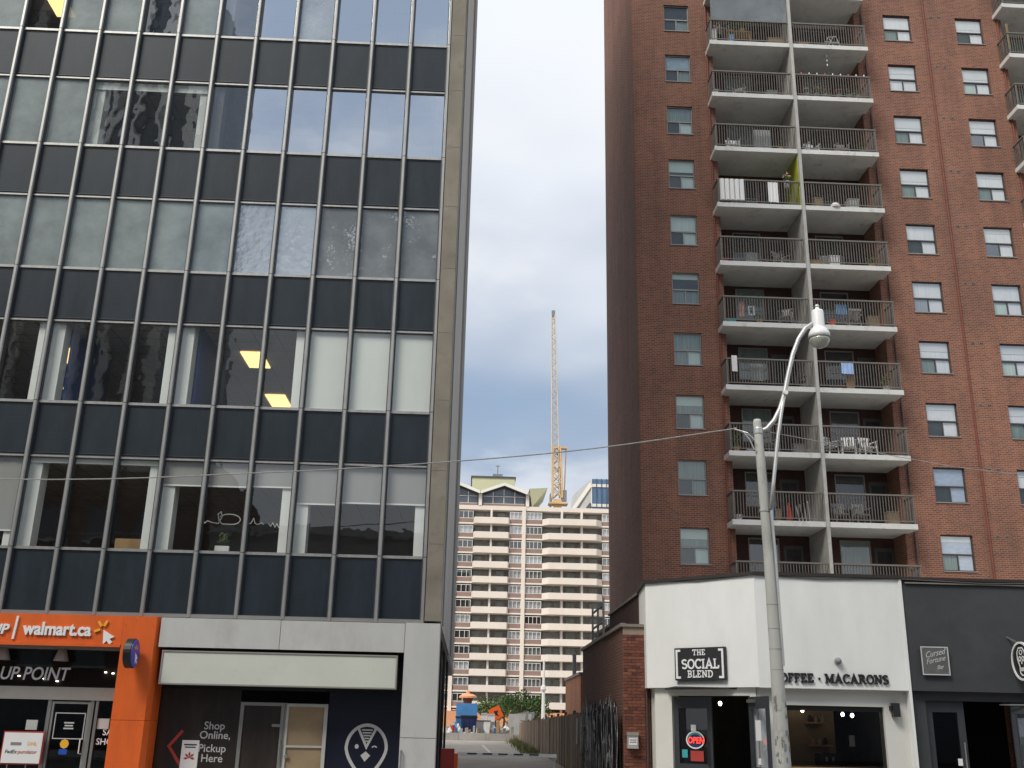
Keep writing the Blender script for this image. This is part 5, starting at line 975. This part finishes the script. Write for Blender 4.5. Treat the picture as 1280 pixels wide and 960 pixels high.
# ------------------------------------------------------------ tower crane, glass office block
CR = thing('tower_crane', (21.5, 260, 0), 'yellow luffing tower crane with its jib raised high above the cream block', 'crane')
def lattice(p0, p1, w0, w1, n, r, name, m):
    p0, p1 = Vector(p0), Vector(p1); q = MB(); pts = []
    for i in range(n+1):
        t = i/n; c = p0.lerp(p1, t); w = w0+(w1-w0)*t; pts.append([c+Vector((sx*w/2, sy*w/2, 0)) for sx, sy in ((-1,-1),(1,-1),(1,1),(-1,1))])
    for k in range(4): q.bar(pts[0][k], pts[-1][k], r*1.5)
    for i in range(n):
        for k in range(4):
            a, b = (pts[i][k], pts[i+1][(k+1) % 4]) if i % 2 else (pts[i][(k+1) % 4], pts[i+1][k]); q.bar(a, b, r)
    o = part(name, q, m, CR); return o
lattice((21.6,260,0), (21.6,260,54), 2.2, 2.2, 24, .2, 'mast', 'crane')
part('slewing_ring', B(20.6, 22.6, 259, 261, 54, 56.8), 'crane', CR); part('cab', B(22.7, 23.9, 258.8, 260.0, 56.4, 59.2), 'grey_plastic', CR); part('platform', B(19.2, 24.2, 258.3, 261.7, 55.5, 55.9), 'crane', CR); part('counterweight', B(19.9, 20.4, 262, 265, 55.9, 59), 'grey_plastic', CR)
lattice((21.6,260,57.2), (21.3,260,70.5), 2.4, 1.9, 6, .24, 'a_frame', 'crane'); part('frame_head', B(20.0, 24.0, 259.2, 260.8, 70.4, 70.9), 'crane', CR); part('back_stay', MB().bar((23.8,260,70.5), (23.4,261,57), .22), 'crane', CR)
lattice((21.2,260,57.5), (20.15,260,108), 2.0, .9, 34, .15, 'jib', 'crane_pale'); part('jib_head', B(19.7, 20.6, 259.5, 260.5, 107.8, 109.4), 'grey_plastic', CR)
GT_ = thing('glass_office', (42, 300, 0), 'blue glass office block with white sloping fins behind the cream block', 'building')
part('block', B(35.0, 60, 300, 330, 0, 72), 'glass_tower', GT_)
for k in range(13): part('fin', B(35.0+k*1.5, 35.25+k*1.5, 299.6, 299.95, 50+4*(k % 3), 72), 'apt_white' if k % 4 == 0 else 'glass_dark', GT_)
for z in (57, 63.5, 69.5): part('spandrel', B(35.0, 60, 299.7, 299.9, z, z+.9), 'apt_white', GT_)
sl2 = MB(); sl2.v += [(35,300,72),(35,300,40),(26,320,40),(30.5,310,69),(35,310,72)]; sl2.f += [(0,1,2,3),(0,3,4)]; part('side_facade', sl2, 'stone', GT_)
for k in range(4): part('sloping_fin', MB().bar((34.9,299.8,70-k*6), (29.0,312,62-k*6), .5, 1.6), 'apt_roof' if k % 2 else 'apt_white', GT_)
# ------------------------------------------------------------ bins and clutter behind the retaining wall
ZL = 1.045
def dumpster(x0, x1, y, h, body, lidm, label, lid_up):
    t = thing('dumpster', ((x0+x1)/2, y, ZL), label, 'dumpster'); d = 1.3; q = MB(); n = 0
    v = [(x0+.06,y,ZL+.12),(x1-.06,y,ZL+.12),(x1,y-.08,ZL+h),(x0,y-.08,ZL+h),(x0+.06,y+d,ZL+.12),(x1-.06,y+d,ZL+.12),(x1,y+d,ZL+h),(x0,y+d,ZL+h)]
    q.v += v; q.f += [(0,1,2,3),(5,4,7,6),(4,0,3,7),(1,5,6,2),(1,0,4,5)]; part('body', q, body, t)
    part('rim', MB().bar((x0-.03,y-.1,ZL+h), (x1+.03,y-.1,ZL+h), .07), 'signblack', t)
    for k in range(3): part('rib', B(x0+.15+k*(x1-x0-.36)/2, x0+.21+k*(x1-x0-.36)/2, y-.09, y-.005, ZL+.2, ZL+h-.1), body, t)
    if lid_up: part('lid', MB().prism([(x0,0),(x1,0),(x1,1.0),(x0,1.0)], (Vector((0,y+d,ZL+h)), Vector((1,0,0)), Vector((0,.2,1)).normalized(), Vector((0,-1,.2)).normalized()), -.03, .03), lidm, t)
    else: part('lid', B(x0-.03, x1+.03, y-.12, y+d, ZL+h+.04, ZL+h+.10), lidm, t)
    for x in (x0+.15, x1-.15): part('wheel', MB().lathe((x,y+.1,ZL+.07), [(.07,0),(.07,.06)], 10, (1,0,0)), 'signblack', t)
dumpster(-.40, .72, 77.6, 1.15, 'bin_navy', 'signblack', 'navy dumpster in front of the open-lidded blue one', False); dumpster(-.80, .80, 79.6, 1.15, 'bin_blue', 'bin_blue', 'blue dumpster with its lid thrown open behind the navy one', True)
def sack(x, y, r, h, m, label, cat='bag', grp=None):
    q = MB(); n = 9; prof = [(.9,0),(1.1,.15),(1.05,.4),(.8,.66),(.35,.84),(.16,.9),(.3,1.0)]
    q.lathe((x,y,ZL), [(a*r, b*h) for a, b in prof], n); q.v = [(vx+random.uniform(-.16,.16)*r, vy+random.uniform(-.16,.16)*r, vz+random.uniform(-.07,.07)*h) for vx, vy, vz in q.v]; return tag(part('rubbish_bag' if cat == 'bag' else cat, q, m), label, cat, grp)
for j, (x, h, m, l) in enumerate(((-1.15,.75,'white','white'),(-.82,1.0,'skyblue','light blue'),(-.62,.85,'white','tall white'),(1.95,.7,'white','crumpled white'),(2.45,.6,'stone','pale grey'),(2.85,.8,'white','bulging white'))): sack(x, 76.9+.1*j, .27, h*.8, m, '%s rubbish bag on the ledge, number %s from the left' % (l, ('one','two','three','four','five','six')[j]), grp='rubbish bags on the ledge')
def cart(x, m, label):
    t = thing('waste_cart', (x, 77, ZL), label, 'bin', 'wheeled carts on the ledge'); q = MB(); q.v += [(x-.2,76.75,ZL+.05),(x+.2,76.75,ZL+.05),(x+.26,76.7,ZL+.85),(x-.26,76.7,ZL+.85),(x-.2,77.2,ZL+.05),(x+.2,77.2,ZL+.05),(x+.26,77.25,ZL+.85),(x-.26,77.25,ZL+.85)]; q.f += [(0,1,2,3),(5,4,7,6),(4,0,3,7),(1,5,6,2),(1,0,4,5)]; part('body', q, m, t); part('lid', B(x-.28, x+.28, 76.68, 77.3, ZL+.855, ZL+.93), 'signblack', t)
cart(.98, 'grey_plastic', 'dark grey wheeled cart right of the navy dumpster'); cart(1.45, 'white', 'white wheeled cart right of the grey cart')
tag(part('red_pail', MB().lathe((-.98,76.75,ZL), [(.12,0),(.16,.5),(.17,.52)], 10), 'flower_red'), 'red pail among the bags at the left of the ledge', 'pail')
tag(part('timber_post', B(2.12, 2.36, 76.62, 76.8, ZL, ZL+.85), 'timber'), 'short yellow timber post standing on the ledge', 'post')
ob = thing('orange_board', (2.2, 80, ZL), 'tilted bright orange diamond road sign above the rubbish', 'sign'); part('plate', MB().prism([(0,.62),(-.62,0),(0,-.62),(.62,0)], (Vector((2.15,79.6,ZL+1.45)), Vector((.95,0,-.3)).normalized(), Vector((.3,0,.95)).normalized(), Vector((0,-1,0))), 0, .04), 'orange_board', ob); part('stand', MB().bar((2.15,79.66,ZL), (2.15,79.66,ZL+1.0), .08), 'signblack', ob); part('symbol', MB().prism([(-.15,.15),(.18,.2),(.1,.0),(.25,-.2),(-.1,-.1)], (Vector((2.15,79.555,ZL+1.45)), Vector((1,0,0)), Z, Vector((0,-1,0))), 0, .006), 'signblack', ob)
for j, (x0, x1, z0, z1) in enumerate(((1.05,1.5,.75,1.35), (1.55,2.05,.85,1.3))):
    t = thing('white_carton', (x0, 78.5, ZL), ('left', 'right')[j]+' white printed carton stacked before the orange sign', 'carton', 'cartons before the orange sign'); part('box', B(x0, x1, 78.3, 78.7, ZL+z0, ZL+z1), 'white', t); part('flap', MB().bar((x0,78.28,ZL+z1+.02),(x1,78.28,ZL+z1+.05),.02,.12), 'stone', t); part('stack', B(x0-.03, x1+.03, 78.25, 78.75, ZL, ZL+z0-.002), 'grey_plastic', t)
for j in range(4): 
    a = MB().prism([(0,0),(1.3,0),(1.3,1.5+.2*(j % 2)),(0,1.45)], (Vector((2.95+j*.25,78.6+.5*j,ZL)), Vector((.9,.3,0)).normalized(), Vector((.1,.25,1)).normalized(), Vector((.3,-.9,.2)).normalized()), 0, .05); tag(part('leaning_board', a, 'grey_plastic' if j % 2 else 'concrete'), ('nearest','second','third','farthest')[j]+' grey board leaning at the fence end behind the ledge', 'board', 'panels leaning at the fence end')
# orange-capped hut post
lt = thing('orange_lantern', (.1, 92, ZL), 'orange brown flared post with a cap rising behind the blue dumpster', 'post'); part('shaft', MB().lathe((.06,92,ZL), [(.18,0),(.2,1.6),(.42,2.7),(.45,2.75)], 10), 'brick1', lt); part('cap', MB().lathe((.06,92,ZL+2.76), [(.75,0),(.75,.14),(.45,.32),(.18,.36),(.12,.62)], 12), 'apt_orange', lt)
ap = thing('alley_lamp', (5.95, 84, ZL), 'slim white lamp pole beyond the plank fence', 'street lamp'); part('pole', MB().tube([(5.95,84,ZL),(5.98,84,4.2),(6.0,84,6.6)], [.17,.12,.07], 10), 'white', ap); part('head', MB().lathe((5.97,84,4.25), [(.16,0),(.24,.15),(.2,.4),(.1,.45)], 10), 'white', ap)
# ------------------------------------------------------------ trees behind the bins
def tree(name, x, y, z, rx, ry, rz, n, m, label):
    t = thing(name, (x, y, ZL), label, 'tree'); q = MB(); rr = random.Random(int(x*100)); cl = [(rr.gauss(0,.45), rr.gauss(0,.45), rr.gauss(0,.42), rr.uniform(.25,.5)) for _ in range(16)]
    part('trunk', MB().tube([(x,y,ZL),(x+.1,y,ZL+(z-ZL)*.5),(x,y,z)], [.12,.09,.05], 8), 'trunk', t)
    for a, b, c, r in cl[:6]: pass
    lm_ = MB()
    for a, b, c, r in cl[:7]: lm_.tube([(x,y,ZL+(z-ZL)*.6), (x+a*rx*.5,y+b*ry*.5,z+c*rz*.3), (x+a*rx,y+b*ry,z+c*rz)], [.05,.03,.012], 5)
    part('limb', lm_, 'trunk', t)
    for k in range(n):
        a, b, c, r = rr.choice(cl); u = Vector((rr.gauss(0,1), rr.gauss(0,1), rr.gauss(0,1))).normalized()*r*rr.random()**.4
        p0 = Vector((x+(a+u.x)*rx, y+(b+u.y)*ry, z+(c+u.z)*rz)); d = Vector((rr.uniform(-1,1), rr.uniform(-1,1), rr.uniform(-1,.6))).normalized(); s_ = d.cross(Vector((rr.random(), rr.random(), rr.random()))).normalized(); l = rr.uniform(.12,.26)
        q.poly([p0, p0+d*l*.5+s_*l*.3, p0+d*l, p0+d*l*.5-s_*l*.3])
    part('crown', q, m, t)
tree('bushy_tree', 4.45, 87, 2.9, 2.1, 1.6, 1.5, 3600, 'leaf', 'dark green bushy tree left of the alley lamp pole')
tree('bushy_tree', 2.2, 93, 3.1, 2.0, 1.6, 1.1, 2600, 'leaf2', 'lighter green tree behind the orange sign'); tree('bushy_tree', 3.3, 97, 3.0, 1.8, 1.4, 1.0, 1800, 'leaf', 'small green tree between its two neighbours at the alley end')

# ------------------------------------------------------------ tower across the street, seen as a reflection in the office windows
OT = thing('finned_tower', (-32, -30, 0), 'white finned tower across the street, mirrored in the office windows', 'building')
part('wall', B(-60, -24, -44, -26, 0, 64), 'glass_dark', OT)
fm_ = MB().box(0, .55, -26, -25.2, 0, 64).mesh('fin', 'white')
for k in range(18): link('fin', fm_, OT, (-59.8+k*2.08, 0, 0))

# ------------------------------------------------------------ the row across the street, behind the camera: it closes the street and shows in the glass
def row_block(x0, x1, h, m, label):
    t = thing('street_block', ((x0+x1)/2, -10, 0), label, 'building'); w = MB(); hs = []; z = 4.2
    while z+2.2 < h:
        x = x0+1.2
        while x+1.8 < x1: hs.append((x, x+1.6, z, z+1.7)); x += 2.7
        z += 3.2
    part('wall', B(x0, x1, -22, -7, 0, h), m, t); f = MB().box(0, 1.6, -6.995, -6.95, 0, 1.7).mesh('window', 'glass_dark'); s = MB().box(-.1, 1.7, -6.99, -6.86, -.12, -.002).mesh('sill', 'stone')
    for (a, b, c, d) in hs: o = link('window', f, t, (a, 0, c)); link('sill', s, o, (a, 0, c))
    part('shopfront', B(x0+.5, x1-.5, -6.99, -6.9, .3, 3.2), 'glass_dark', t); part('cornice', B(x0, x1, -7.0, -6.7, h-.4, h+.1), 'stone', t)
row_block(-46, -14, 15, 'brick_wing', 'taller dark brick street block across the road, behind the viewer to the left')
row_block(-13.9, 9, 11.5, 'concrete', 'low concrete street block across the road, directly behind the viewer')
row_block(9.1, 44, 14, 'brick_wing', 'long brick street block across the road, behind the viewer to the right')

rq = random.Random(21)
for j in range(16):
    x = -1.35+j*.30+rq.uniform(-.06, .06); w_, h_ = rq.uniform(.14, .26), rq.uniform(.18, .55); m = rq.choice(['stone', 'white', 'paper', 'grey_plastic', 'curtain_grey', 'timber', 'bin_blue', 'galv']); y = 76.62+rq.uniform(0, .12)
    t = thing('discarded_box', (x, y, ZL), '%s discarded box along the ledge front, %s from the left' % ({'stone':'whitish','white':'white','paper':'tan','grey_plastic':'dark grey','curtain_grey':'grey','timber':'brown','bin_blue':'blue','galv':'silver'}[m], ('first','second','third','fourth','fifth','sixth','seventh','eighth','ninth','tenth','eleventh','twelfth','thirteenth','fourteenth','fifteenth','sixteenth')[j]), 'box', 'boxes along the ledge')
    part('box', B(x, x+w_, y, y+.2, ZL+.06, ZL+h_), m, t); part('flap', MB().bar((x, y-.01, ZL+h_+.02), (x+w_, y-.03, ZL+h_+.05), .012, .08), m, t)
